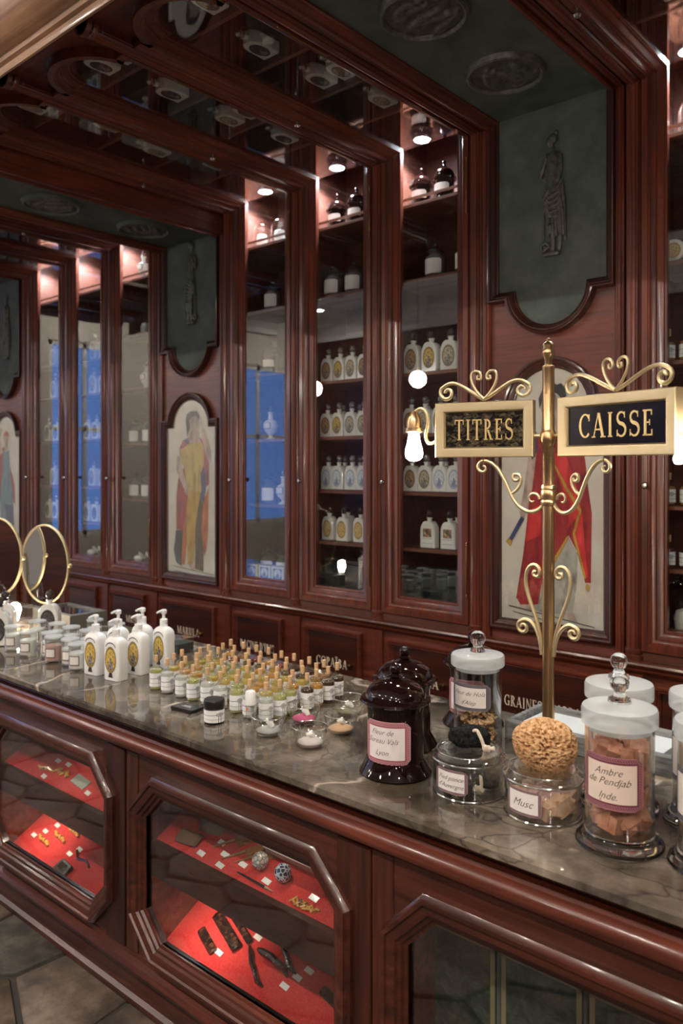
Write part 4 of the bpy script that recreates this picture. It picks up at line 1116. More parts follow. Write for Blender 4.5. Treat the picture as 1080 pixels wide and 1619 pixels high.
# right case: upright green marbled books
BOOKM = mat('green_marbled_cloth', (.03,.04,.034), .5)
t = NT(BOOKM); f = t.noise(t.coord((9,9,9)), 3, 6, .7, 1.5); t.base(t.ramp(f, [(.38, (.010,.014,.012)), (.52, (.030,.042,.036)), (.7, (.075,.088,.072))]))
BOOKE = mat('dull_gilt_edge', (.34,.27,.15), .5, .2)
for k, (x, lb) in enumerate([(-1.055,'green marbled book standing leftmost in the right counter case'), (-.842,'green marbled book standing second in the right counter case'), (-.628,'green marbled book standing third in the right counter case'), (-.414,'green marbled book standing rightmost in the right counter case')]):
    bk = empty('marbled_book', (x, 1.64, .24), label=lb, cat='book', group='green marbled books')
    ob('cover', MB().box(-.100,.100,-.004,.004,0,.378,.002), BOOKM, bk); ob('pages', MB().box(-.094,.094,.004,.034,.006,.372), PAPER, bk); ob('back_cover', MB().box(-.100,.100,.034,.042,0,.378,.002), BOOKM, bk)
    ob('gilt_border', MB().sweep([(.086,-.004,.362),(.086,-.004,.015),(-.086,-.004,.015),(-.086,-.004,.362)], [(0,0),(0,.001),(.012,.001),(.012,0)], (0,-1,0), closed=True), BOOKE, bk)
cob('book_ledge', MB().box(windows[1][0]-.004, windows[1][1]+.004, 1.56, 1.70, .215, .238), WX)

# ------------------------------------------------------------------ bottles and jars
Z0 = .931
def flask_mesh():
    w_, h_, d_ = .078, .128, .042
    half = [(w_/2, .003), (w_/2, h_*.60)]
    for i in range(1, 9):
        a = PI/2*i/8; half.append((.011+(w_/2-.011)*math.cos(a), h_*.60+h_*.36*math.sin(a)))
    out = half + [(-x, z) for x, z in reversed(half)]
    def inset(k): return [(x*(1-k*2/w_) if abs(x) > .012 else x, z if z > .01 else z) for x, z in out]
    mb = MB()
    rings = [[(x, -d_/2, z) for x, z in inset(.004)], [(x, -d_/2+.004, z) for x, z in out], [(x, d_/2-.004, z) for x, z in out], [(x, d_/2, z) for x, z in inset(.004)]]
    mb.loft(rings)
    mb.lathe([(.0105,h_*.94),(.0105,h_*1.05),(.0135,h_*1.055),(.0135,h_*1.085),(.006,h_*1.09),(0,h_*1.09)], 12)
    return mb.mesh('flask_body', 40)
flaskm = flask_mesh()
stopm = MB().lathe([(0,.139),(.010,.139),(.012,.143),(.007,.146)]+[(.0155*math.sin(a), .160-.0155*math.cos(a)) for a in [PI*(.18+.82*i/8) for i in range(9)]], 14).mesh('stopper')
ovm = oval_plate(.058, .088, .060, -.0216)
picm = rect_plate(.056, .016, .098, -.0216)
STOP = mat('dark_stopper', (.05,.04,.038), .15, .3, coat=.5)
SSTOP = mat('silver_glass_stopper', (.5,.5,.5), .08, .8)
FLG = mat('milky_flask_glass', (.76,.74,.70), .15, coat=.6)
flask = ('apothecary_flask', flaskm, FLG, [('stopper', stopm, SSTOP), ('oval_label', ovm, OV_GREY)])
flaskp = ('apothecary_flask', flaskm, FLG, [('stopper', stopm, STOP), ('picture_label', picm, PICL)])

def jar_profile(R, H, foot=True):
    return [(0,0),(R*1.02,0),(R*1.04,.004),(R*1.0,.010),(R*.84,.036),(R*.81,.045),(R*.81,H-.02),(R*.84,H-.01),(R*.84,H)]
def dark_jar(R, H):
    body = MB().lathe(jar_profile(R, H), 36).mesh('jar_body')
    lid = MB().lathe([(R*.80,H),(R*.99,H+.001),(R*1.03,H+.005),(R*1.0,H+.010),(R*.88,H+.013),(R*.86,H+.022),(R*.78,H+.035),(R*.60,H+.048),(R*.36,H+.056),(R*.18,H+.059),(R*.14,H+.063),(R*.21,H+.067),(R*.14,H+.070),(R*.12,H+.072)]+[(R*.175*math.sin(a), H+.084-R*.175*math.cos(a)) for a in [PI*(.2+.8*i/7) for i in range(8)]], 36).mesh('lid')
    return body, lid
jb, jl = dark_jar(.092, .185)
jlab = curved_label(.0757, .92, .038, .150, ch=.014)
amber = ('amber_apothecary_jar', jb, AMBER, [('lid', jl, AMBER), ('label', jlab, LAB_PINK)])
def facing(x, y, off=0): return math.atan2(y, x)-PI/2+off     # turn the front (-y) towards the camera's side
def hw(parent, lines, size, r, zs, ang=0):
    for (tx, z) in zip(lines, zs): ob('handwriting', handwriting(tx, size, r, z, ang), INK, parent)
a1 = place(amber, (-1.284, 1.683, Z0), (0,0,facing(-1.284,1.683,-.38)), 'nearest dark amber lidded jar with pink-bordered handwritten label', 'jar', 'dark amber apothecary jars')
hw(a1, ['Fleur de', 'Sureau Vals', 'Lyon'], .019, .0761, (.116,.094,.064), -.12)
a2 = place(amber, (-1.388, 1.863, Z0), (0,0,facing(-1.388,1.863,-.4)), 'dark amber lidded jar directly behind the nearest amber jar', 'jar', 'dark amber apothecary jars')
a3 = place(amber, (-1.345, 2.165, Z0), (0,0,facing(-1.345,2.165,-.4)), 'dark amber lidded jar half hidden behind the glass jar of petals', 'jar', 'dark amber apothecary jars')
hw(a3, ['Tuberose', 'de', 'Nice'], .019, .0761, (.108,.084,.060))

def tall_jar(R, H):
    body = MB().lathe([(R*.86,.0331),(R*.86,H),(R*.83,H),(R*.83,.035),(0,.034)], 40).mesh('jar_body')
    foot = MB().lathe([(0,0),(R*1.05,0),(R*1.10,.005),(R*1.08,.011),(R*.98,.017),(R*.90,.024),(R*.86,.0325),(0,.0325)], 40).mesh('foot')
    lid = MB().lathe([(R*.80,H-.012),(R*.80,H+.001),(R*.94,H+.001),(R*.95,H+.004),(R*.95,H+.030),(R*.92,H+.036),(R*.70,H+.040),(R*.30,H+.045),(0,H+.046)], 40).mesh('lid')
    kn = MB().lathe([(0,H+.0462),(R*.30,H+.0465),(R*.28,H+.054),(R*.18,H+.058),(R*.15,H+.064)]+[(R*.245*math.sin(a), H+.086-R*.245*math.cos(a)) for a in [PI*(.17+.83*i/9) for i in range(10)]], 24).mesh('knob')
    return body, foot, lid, kn
TR = .083
tb, tf, tl, tk = tall_jar(TR, .255)
tlab = curved_label(TR*.864, .98, .094, .204, ch=.013)
talljar = ('tall_glass_jar', tb, JARG, [('foot', tf, CLEAR), ('lid', tl, FROST, [('knob', tk, CLEAR)]), ('label', tlab, LAB_PLUM)])
def chunks(parent, name, m, R, z0, z1, n, size, seed, kind='block', col_=None):
    rnd = random.Random(seed); k = 0; placed = []
    lay_n = max(1, int((z1-z0)/size)); per = max(3, n//lay_n)
    for L_ in range(lay_n):
        for i in range(per):
            a = 2*PI*i/per+rnd.uniform(-.25,.25)+L_*.7; rr = R-size*.62 if i else R-size*.62
            s = size*rnd.uniform(.75, 1.05)
            c = Vector((rr*math.cos(a), rr*math.sin(a), z0+size*.55+L_*(z1-z0-size*.4)/lay_n+rnd.uniform(-.004,.004)))
            mb = MB()
            if kind == 'block':
                hx, hy, hz = s*.5*rnd.uniform(.8,1.1), s*.5*rnd.uniform(.75,1), s*.42
                vs_ = [(sx*hx*rnd.uniform(.75,1.05), sy*hy*rnd.uniform(.75,1.05), sz*hz*rnd.uniform(.8,1.05)) for sz in (-1,1) for sx, sy in ((-1,-1),(1,-1),(1,1),(-1,1))]
                mb.add(vs_, [(0,3,2,1),(4,5,6,7),(0,1,5,4),(1,2,6,5),(2,3,7,6),(3,0,4,7)])
            else:
                vs_ = []; ns = 6
                for q in range(ns): b = 2*PI*q/ns; vs_.append((s*.62*math.cos(b)*rnd.uniform(.7,1.1), s*.36*math.sin(b), .006*math.sin(b*2)))
                vs_ += [(x*.96, y*.96, z+.0012) for x, y, z in vs_]
                mb.loft([vs_[:ns], vs_[ns:]])
            me = mb.mesh(name, 25)
            o = ob(name, me, m, None, None)
            tag(o, None, None)
            o.parent = parent; o.location = c; o.rotation_euler = (rnd.uniform(-.5,.5), rnd.uniform(-.5,.5), rnd.uniform(0,6.3))
    return
AMBERB = mat('orange_resin_block', (.50,.20,.11), .55)
t = NT(AMBERB); f = t.noise(t.coord((25,25,25)), 2, 5); t.base(t.ramp(f, [(.3, (.36,.12,.06)), (.7, (.62,.30,.19))])); t.bump(f, .4, .003)
MUSK = mat('pale_peach_musk_block', (.62,.38,.26), .6)
t = NT(MUSK); f = t.noise(t.coord((25,25,25)), 2, 5); t.base(t.ramp(f, [(.3, (.55,.30,.18)), (.7, (.74,.52,.40))]))
MUSKP = mat('pink_musk_block', (.70,.45,.43), .6)
PETAL = mat('dried_petal', (.60,.33,.16), .7)
t = NT(PETAL); f = t.noise(t.coord((35,35,35)), 2, 4); t.base(t.ramp(f, [(.32, (.22,.10,.03)), (.5, (.60,.34,.15)), (.7, (.78,.56,.40))]))
PETAL2 = mat('dark_dried_petal', (.16,.08,.035), .7)
GREYP = mat('grey_powder', (.40,.40,.40), .8)

tA = place(talljar, (-.677, 1.675, Z0), (0,0,facing(-.677,1.675,-.28)), 'tallest nearest glass jar of orange amber blocks with plum label', 'jar', 'tall footed glass jars')
hw(tA, ['Ambre', 'de Pendjab', 'Inde.'], .021, TR*.869, (.166,.146,.116), -.06)
fill = empty('amber_blocks', (-.677, 1.675, Z0), label='stack of orange amber resin blocks inside the tallest near jar', cat='resin')
chunks(fill, 'resin_block', AMBERB, TR*.82, .037, .245, 54, .043, 5)
tB = place(talljar, (-.755, 1.865, Z0), (0,0,facing(-.755,1.865,-.15)), 'tall glass jar with ball knob directly behind the amber-block jar', 'jar', 'tall footed glass jars', {'label': LAB_GREY})
tC = place(talljar, (-.570, 1.905, Z0), (0,0,facing(-.57,1.905,-.55)), 'farther of two tall glass jars cut by the right edge', 'jar', 'tall footed glass jars', {'label': LAB_GREY})
tD = place(talljar, (-.490, 1.700, Z0), (0,0,facing(-.49,1.70,-.55)), 'nearer of two tall glass jars cut by the right edge', 'jar', 'tall footed glass jars', {'label': LAB_GREY})
fd = empty('crystal_lumps', (-.490, 1.700, Z0), label='pale lumps in the jar at the lower right edge', cat='resin'); chunks(fd, 'resin_lump', MUSK, TR*.82, .037, .085, 9, .040, 8)
# jar of petals: taller glass cylinder without foot flare
pb = MB().lathe([(.068,.0),(.070,.004),(.070,.222),(.067,.222),(.067,.006),(0,.005)], 40).mesh('jar_body')
pj_l = MB().lathe([(.064,.210),(.064,.223),(.076,.223),(.078,.226),(.078,.250),(.075,.255),(.050,.258),(.02,.262),(0,.262)], 40).mesh('lid')
pj_k = MB().lathe([(0,.2622),(.022,.2625),(.020,.270),(.014,.276)]+[(.023*math.sin(a), .300-.023*math.cos(a)) for a in [PI*(.2+.8*i/9) for i in range(10)]], 24).mesh('knob')
pj_lab = curved_label(.0706, .95, .105, .180, ch=.009)
tP = place(('petal_jar', pb, JARG, [('lid', pj_l, FROST, [('knob', pj_k, CLEAR)]), ('label', pj_lab, LAB_GREY)]), (-1.245, 2.03, Z0), (0,0,facing(-1.245,2.03,-.42)), 'clear glass jar of dried petals with frosted lid and grey-bordered label', 'jar')
hw(tP, ['Fleur de Hola', "d'Alep"], .018, .0710, (.148,.122))
ft = empty('dried_petals', (-1.245, 2.03, Z0), label='dried orange and brown petals inside the frosted-lid jar', cat='petals')
chunks(ft, 'petal', PETAL, .064, .008, .10, 60, .032, 9, 'petal'); chunks(ft, 'petal', PETAL2, .055, .008, .08, 24, .026, 10, 'petal')

# low glass dishes
def torus(R_, r, z, n=40):
    return MB().loft([[((R_+r*math.cos(b_))*math.cos(2*PI*i/n), (R_+r*math.cos(b_))*math.sin(2*PI*i/n), z+r*math.sin(b_)) for b_ in [2*PI*k/6 for k in range(6)]] for i in range(n+1)], cap=False).mesh('rim')
def dish():
    R = .088
    body = MB().lathe([(0,.0005),(R*.97,.0),(R,.004),(R,.082),(R*.97,.082),(R*.97,.008),(0,.007)], 44).mesh('dish_body')
    lid = MB().lathe([(R*1.01,.0835),(R*1.05,.0825),(R*1.06,.086),(R*1.05,.090),(R*.97,.094),(R*.9,.103),(R*.55,.108),(R*.5,.106),(0,.106),(0,.103),(R*.5,.103),(R*.88,.100),(R*.95,.090)], 44).mesh('lid')
    lab = curved_label(R*1.004, .52, .018, .075, ch=.008)
    return ('covered_glass_dish', body, JARG, [('lid', lid, JARG, [('rim', torus(R*1.04, .0026, .087, 56), GEDGE), ('rim', torus(R*.90, .0016, .103, 56), GEDGE)]), ('base_rim', torus(R*.985, .0028, .0032, 56), GEDGE), ('label', lab, LAB_MAUVE)])
dsh = dish()
d1 = place(dsh, (-1.070, 1.703, Z0), (0,0,facing(-1.07,1.703,-.55)), 'low covered glass dish of pumice stones with the black pumice on top', 'dish', 'low covered glass dishes')
hw(d1, ['Pied ponce', "d'Auvergne"], .0155, .0889, (.050,.032))
d2 = place(dsh, (-.873, 1.710, Z0), (0,0,facing(-.873,1.71,-.55)), 'low covered glass dish of peach musk blocks under the sponge', 'dish', 'low covered glass dishes')
hw(d2, ['Musc'], .024, .0889, (.038,))
fm = empty('musk_blocks', (-.873, 1.710, Z0), label='peach and pink musk blocks inside the dish under the sponge', cat='musk')
chunks(fm, 'musk_block', MUSK, .084, .008, .076, 20, .042, 21); chunks(fm, 'musk_block', MUSKP, .066, .008, .07, 8, .040, 22)
# pumice stones with rope loops
def rock_mesh(rx, ry, rz, seed, n=44, m=26, amp=.17, fq=11):
    from mathutils import noise as NZ
    mb = MB().sphere((0,0,0), 1, n, m); vs_ = []
    for p in mb.v:
        q = Vector(p); k = 1+amp*NZ.noise(q*1.7+Vector((seed,0,0)))+amp*.5*NZ.noise(q*fq+Vector((0,seed,0)))-amp*.35*max(0, NZ.noise(q*fq*1.7+Vector((seed,seed,0))))
        vs_.append((q.x*rx*k, q.y*ry*k, q.z*rz*k))
    mb.v = vs_; return mb.mesh('stone', 70)
PUM = mat('black_pumice', (.012,.012,.013), .8, spec=.15); t = NT(PUM); f = t.noise(t.coord((90,90,90)), 2, 5, .7); t.base(t.ramp(f, [(.4, (.004,.004,.004)), (.7, (.035,.035,.037))])); t.bump(f, 1, .006)
PUMG = mat('grey_pumice', (.07,.065,.06), .8); t = NT(PUMG); f = t.noise(t.coord((90,90,90)), 2, 5, .7); t.base(t.ramp(f, [(.4, (.025,.023,.022)), (.7, (.10,.095,.09))])); t.bump(f, 1, .006)
ROPE = mat('cream_rope', (.66,.55,.44), .8); t = NT(ROPE); f = t.noise(t.coord((160,160,160)), 2, 3); t.bump(f, 1, .003)
def rope(parent, pts_, knot):
    # smooth the path
    P = [Vector(p) for p in pts_]; out = []
    for i in range(len(P)-1):
        for s in range(5):
            t_ = s/5; p0, p1, p2, p3 = P[max(0,i-1)], P[i], P[i+1], P[min(len(P)-1,i+2)]
            out.append(.5*((2*p1)+(p2-p0)*t_+(2*p0-5*p1+4*p2-p3)*t_*t_+(3*p1-p0-3*p2+p3)*t_**3))
    out.append(P[-1])
    mb = MB().tube(out, .0042, 8); k = Vector(knot)
    for a, b in ((0,.008),(2.1,.007),(4.2,.008)): mb.sphere(k+Vector((.005*math.cos(a), .005*math.sin(a), .003*math.sin(a*2))), b, 10, 7)
    mb.tube([k, k+Vector((.012,-.006,.002)), k+Vector((.020,-.008,.004))], [.004,.004,.006], 7)
    ob('rope_loop', mb, ROPE, parent)
pm = empty('pumice_stone', (-1.082, 1.722, Z0+.126), rot=(0,0,facing(-1.07,1.7)), label='black pumice stone with cream rope lying on the dish lid', cat='pumice')
ob('stone', rock_mesh(.056,.034,.027,3), PUM, pm); rope(pm, [(.012,-.02,.020),(.020,-.030,.024),(.030,-.040,.008),(.036,-.044,-.008)], (.042,-.048,-.012))
for k, (x, y, z, r3, kn) in enumerate([(-.030,.012,.036,(.046,.034,.026),None),(.036,.012,.040,(.040,.034,.030),1),(.0,-.034,.032,(.038,.026,.022),2)]):
    p = empty('pumice_stone', (-1.070+x, 1.703+y, Z0+z), label=['grey pumice stone lying left inside the glass dish','grey pumice stone lying right inside the glass dish','front grey pumice stone with rope inside the glass dish'][k], cat='pumice', group='pumice stones in the dish')
    ob('stone', rock_mesh(*r3, 5+k), PUMG, p)
    if kn: rope(p, [(.004,-.024,.012),(.012,-.034,.006),(.016,-.038,-.008),(.010,-.040,-.014)], (.006,-.042,-.017) if kn == 1 else (.004,-.036,-.016))
# sponge
def sponge_mesh():
    from mathutils import noise as NZ
    mb = MB().sphere((0,0,0), 1, 200, 120); vs_ = []
    ss = lambda x, a_, b_: max(0, min(1, (x-a_)/(b_-a_)))
    for p in mb.v:
        q = Vector(p); k = 1+.08*NZ.noise(q*1.5)+.03*NZ.noise(q*4)
        h1 = NZ.noise(q*7.5+Vector((4,1,2))); h2 = NZ.noise(q*14+Vector((1,7,3))); h3 = NZ.noise(q*26)
        k -= .20*ss(h1, .28, .42)+.13*ss(h2, .24, .38)+.05*ss(h3, .2, .4)
        vs_.append((q.x*.076*k, q.y*.072*k, q.z*.060*k))
    mb.v = vs_; return mb.mesh('sea_sponge', 80)
SPONGE = mat('natural_sponge', (.56,.32,.15), .9, spec=.1)
t = NT(SPONGE); f = t.noise(t.coord((60,60,60)), 2, 4, .6); t.base(t.ramp(f, [(.32, (.40,.19,.075)), (.5, (.58,.34,.17)), (.7, (.74,.50,.30))])); t.bump(f, .9, .004)
tag(ob('sea_sponge', sponge_mesh(), SPONGE, None, (-.872, 1.722, Z0+.154), (.1,.1,.4)), 'round tan natural sea sponge on the musk dish lid', 'sponge')

# ------------------------------------------------------------------ brass sign stand
def spiral(cx, cz, r0, r1, a0, turns, n=26, sg=1):
    return [(cx+(r0+(r1-r0)*i/n)*math.cos(a0+sg*2*PI*turns*i/n), cz+(r0+(r1-r0)*i/n)*math.sin(a0+sg*2*PI*turns*i/n)) for i in range(n+1)]
def bez(p0, p1, p2, p3, n=14):
    return [tuple((1-t_)**3*a+3*(1-t_)**2*t_*b+3*(1-t_)*t_*t_*c+t_**3*d_ for a, b, c, d_ in zip(p0,p1,p2,p3)) for t_ in [i/n for i in range(n+1)]]
def scroll(pts2, r, curl=True):
    n = len(pts2); mb = MB()
    mb.tube([(x, 0, z) for x, z in pts2], [r*(1 if 2 < i < n-3 else .85) for i in range(n)], 8)
    return mb
PX, PY = -1.030, 2.050
stand = empty('brass_sign_stand', (PX, PY, Z0), label='tall brass sign stand with two lettered signs, scrolls and bare bulbs', cat='sign stand')
prof = [(0,0),(.050,0),(.050,.006),(.042,.012),(.026,.018),(.0165,.030),(.0165,.695),(.0205,.698),(.0215,.702),(.0215,.710),(.0195,.713),(.0215,.716),(.0215,.738),(.0195,.741),(.0215,.744),(.0205,.752),(.0165,.755),(.0165,.861),(.0185,.864),(.0225,.872),(.0235,.884),(.0225,.896),(.0185,.904),(.0165,.907),(.0165,1.075),(.0175,1.078),(.0175,1.084),(.010,1.088),(.0115,1.104),(.014,1.110),(.0185,1.118),(.0185,1.126),(.015,1.132),(.0165,1.142),(.012,1.150),(.005,1.154),(.006,1.160),(0,1.164)]
ob('pole', MB().lathe(prof, 24), COPPER, stand)
# lower pair of looped scrolls on the pole
for s in (-1, 1):
    a = bez((.017,.300),(.030,.400),(.075,.440),(.066,.500), 12)+bez((.066,.500),(.060,.538),(.024,.536),(.024,.508), 8)[1:]+spiral(.036,.506,.012,.004,PI,.8,14,1)[1:]
    b = bez((.018,.280),(.022,.345),(.050,.385),(.080,.368), 10)+spiral(.075,.350,.019,.005,1.2,-1.2,18,1)[1:]
    mb = MB()
    for c_ in (a, b): mb.tube([(s*x, -.004, z) for x, z in c_], .0058, 8)
    ob('pole_scroll', mb, BRASS, stand)
def sign(name, x0, y0, x1, y1, text, flip, face_mat, tw, th):
    # board from the pole side (x0,y0) outwards; faces the camera side
    cx, cy = (x0+x1)/2, (y0+y1)/2; W_ = math.hypot(x1-x0, y1-y0)
    lx, ly, rx, ry = (x0,y0,x1,y1) if x0 < x1 else (x1,y1,x0,y0)
    rz = math.atan2(ry-ly, rx-lx)
    s = empty(name, (cx-PX, cy-PY, 1.763-Z0), rot=(0,0,rz)); s.parent = stand
    H_ = .160; fw_ = .030
    ob('sign_frame', MB().sweep([(W_/2-fw_,0,H_-fw_),(W_/2-fw_,0,fw_),(-W_/2+fw_,0,fw_),(-W_/2+fw_,0,H_-fw_)], [(0,-.016),(0,.008),(.004,.015),(.008,.016),(.028,.016),(.030,.014),(.030,-.016)], (0,-1,0), closed=True), BRASS, s)
    ob('sign_face', MB().box(-W_/2+fw_, W_/2-fw_, -.004, .008, fw_, H_-fw_), face_mat, s)
    ob('sign_lettering', lettering(text, th, .0015, tw, .12), GOLDL, s, loc=(0, -.0042, (H_-th)/2))
    # top scrolls with a heart
    mb = MB(); k = W_/.30
    for sg in (-1, 1):
        c_ = bez((0,.168),(.045*k,.185),(.085*k,.235),(.122*k,.212), 14)+spiral(.116*k,.190,.024,.006,1.0,-1.15,20,1)[1:]
        mb.tube([(sg*x, 0, z) for x, z in c_], .0056, 8)
        hpts = bez((0,.168),(.030,.190),(.054,.244),(.027,.249), 12)+bez((.027,.249),(.006,.252),(.003,.222),(.015,.224), 8)[1:]+[(.0205,.227),(.0195,.234),(.015,.234)]
        mb.tube([(sg*x, -.002, z) for x, z in hpts], .0042, 8)
    ob('sign_scroll', mb, BRASS, s)
    # arm to the pole and bracket scroll below
    sg = 1 if flip else -1     # +1: sign lies right of the pole
    mb = MB().tube([(-sg*(W_/2), 0, .058), (-sg*(W_/2+.055), 0, .058)], .006, 8)
    ob('sign_arm', mb, BRASS, s)
    ex = -sg*(W_/2+.030)       # just outside the pole
    c1 = bez((ex,-.115),(ex+sg*.000,-.150),(ex+sg*.055,-.185),(ex+sg*.095,-.110), 12)+bez((ex+sg*.095,-.110),(ex+sg*.120,-.050),(ex+sg*.140,-.012),(ex+sg*.175,-.010), 10)[1:]
    end = [(ex+sg*(.178+.020*math.cos(a)*(1-i/20)), -.030+.020*(1-i/22)*math.sin(a)) for i, a in [(i, PI/2-i*.36) for i in range(20)]]
    st = [(ex+sg*(.034+.019*(1-i/20)*math.cos(a)), -.118+.019*(1-i/22)*math.sin(a)) for i, a in [(i, PI-i*.36) for i in range(16)]]
    br = bez((ex+sg*.096,-.108),(ex+sg*.070,-.085),(ex+sg*.075,-.045),(ex+sg*.066,-.055), 8)
    mb = MB(); mb.tube([(x,0,z) for x, z in c1], .0056, 8); mb.tube([(x,0,z) for x, z in end], [.0056-.0002*i for i in range(20)], 8); mb.tube([(x,0,z) for x, z in st], [.0052-.0002*i for i in range(16)], 8)
    cu = bez((ex+sg*.098,-.105),(ex+sg*.058,-.088),(ex+sg*.060,-.040),(ex+sg*.088,-.050), 10)+[(ex+sg*(.082+.009*math.cos(a)), -.058+.009*math.sin(a)) for a in [.9-.5*i for i in range(1,9)]]
    mb.tube([(x,0,z) for x, z in cu], .0048, 8)
    ob('bracket_scroll', mb, BRASS, s)
    # goose-neck and bulb at the outer end
    e = sg*W_/2
    nk = bez((e,0,.052),(e+sg*.022,0,.030),(e+sg*.046,0,.045),(e+sg*.030,0,.095), 12)+bez((e+sg*.030,0,.095),(e+sg*.022,0,.135),(e+sg*.050,0,.165),(e+sg*.072,0,.135), 10)[1:]
    ob('lamp_neck', MB().tube(nk, .0050, 8), BRASS, s)
    bx = e+sg*.074
    ob('bulb_socket', MB().lathe([(0,.140),(.010,.140),(.013,.134),(.021,.120),(.023,.108),(.023,.090),(.027,.088),(.027,.078),(.022,.076),(0,.076)], 18, (bx,0,0)), COPPER, s)
    ob('bulb', MB().lathe([(0,.076),(.016,.076),(.017,.066),(.020,.045),(.026,.024),(.027,.012),(.024,0),(.015,-.008),(0,-.011)], 18, (bx,0,0)), BULBG, s)
    return s
BULBG = mat('lit_bulb_glass', (1,1,1), .3, emit=(1,.84,.66), es=BULB_W)
FACE_A = mat('worn_black_sign_glass', (.02,.018,.016), .15, coat=.5); t = NT(FACE_A); f = t.noise(t.coord((22,22,34)), 2.2, 6, .7, .8); t.base(t.ramp(f, [(.46, (.006,.006,.008)), (.60, (.10,.08,.045)), (.72, (.30,.25,.16))]))
FACE_B = mat('black_sign_glass', (.006,.006,.010), .06, coat=.6)
sign('sign_board', -1.068, 2.040, -1.352, 1.975, 'TITRES', False, FACE_A, .175, .060)
sign('sign_board', -.988, 2.042, -.640, 1.940, 'CAISSE', True, FACE_B, .232, .064)

# ------------------------------------------------------------------ counter: oils, bowls, pump bottles, candles
# corked oil bottles in a 9 x 7 block
ob_body = MB().lathe([(0,0),(.0215,0),(.023,.003),(.023,.066),(.0215,.072),(.015,.080),(.009,.085),(.0085,.098),(.0105,.100),(.0105,.104),(.007,.104)], 18).mesh('bottle_glass')
ob_liq = MB().lathe([(0,.003),(.0215,.004),(.0218,.066),(.020,.071),(0,.071)], 16).mesh('liquid')
ob_cork = MB().lathe([(0,.095),(.0068,.096),(.0075,.120),(.0070,.1215),(0,.1215)], 10).mesh('cork')
ob_lab = curved_label(.0234, 1.45, .012, .060, 14, .0)
OILS = {}
for n, c in dict(yellow=(.78,.58,.12), amber=(.80,.42,.10), green=(.62,.62,.25), clear=(.80,.82,.76), dark=(.10,.05,.035), red=(.40,.07,.06), brown=(.52,.28,.11)).items():
    OILS[n] = mat(n+'_oil', c, .12, trans=.5, coat=.3)
oil = ('oil_bottle', ob_body, JARG, [('liquid', ob_liq, OILS['yellow']), ('label', ob_lab, OILL), ('cork', ob_cork, CORK)])
rows = ['front','second','third','fourth','fifth','sixth','back']
rnd = random.Random(4)
for j in range(7):
    for i in range(9):
        x = -2.415+.0715*i+rnd.uniform(-.006,.006)+(.02 if j % 2 else 0); y = 1.742+.058*j+rnd.uniform(-.005,.005)
        if i == 8 and j % 2: x -= .012
        if j == 0: cl = rnd.choice(['clear','green','clear','green'])
        elif j >= 5: cl = rnd.choice(['brown','dark','red','amber','dark'])
        elif i >= 8: cl = rnd.choice(['green','amber','dark'])
        else: cl = rnd.choice(['yellow','yellow','amber','green','yellow'])
        place(oil, (x, y, Z0), (0,0,facing(x, y, rnd.uniform(-.25,.15))), 'small corked %s-oil bottle, %s from left in the %s row' % (cl, ORD[i], rows[j]), 'bottle', 'corked oil bottles in a block', {'liquid': OILS[cl]})
# dark-lidded cosmetic pot, black card box, plastic dropper
bp = empty('cosmetic_pot', (-1.961, 1.630, Z0), rot=(0,0,facing(-1.96,1.63,-.1)), label='small white-labelled pot with black screw lid', cat='pot')
ob('pot_body', MB().lathe([(0,0),(.030,0),(.032,.003),(.032,.045),(.030,.048),(0,.048)], 28), BLACK, bp); ob('label', curved_label(.0325, 1.5, .006, .044, 16, 0), OILL, bp)
ob('lid', MB().lathe([(0,.0485),(.0325,.0485),(.0335,.052),(.0335,.070),(.031,.074),(0,.0745)], 28), BLACK, bp)
bc = empty('black_card_box', (-2.130, 1.655, Z0), rot=(0,0,.12), label='flat black card box with small pale lettering beside the pot', cat='box')
ob('box_body', MB().box(-.047,.047,-.030,.030,0,.011,.0015), BLACK, bc)
mb = MB()
for k in range(2): mb.box(-.020+.004*k, .020-.004*k, -.006+.008*k, -.003+.008*k, .011, .0112)
ob('printed_lines', mb, mat('pale_print', (.5,.48,.42), .6), bc)
tu = empty('dropper_bottle', (-1.858, 1.690, Z0), label='slim clear plastic dropper with white cap in front of the oils', cat='bottle')
ob('vial', MB().lathe([(0,0),(.014,0),(.015,.003),(.015,.060),(.013,.062),(0,.062)], 18), JARG, tu); ob('cap', MB().lathe([(0,.0625),(.0165,.0625),(.0165,.100),(.014,.104),(0,.104)], 18), WPLAS, tu); ob('sticker', curved_label(.0153, .25, .044, .056, 4, 0), mat('orange_sticker', (.7,.18,.04), .6), tu)
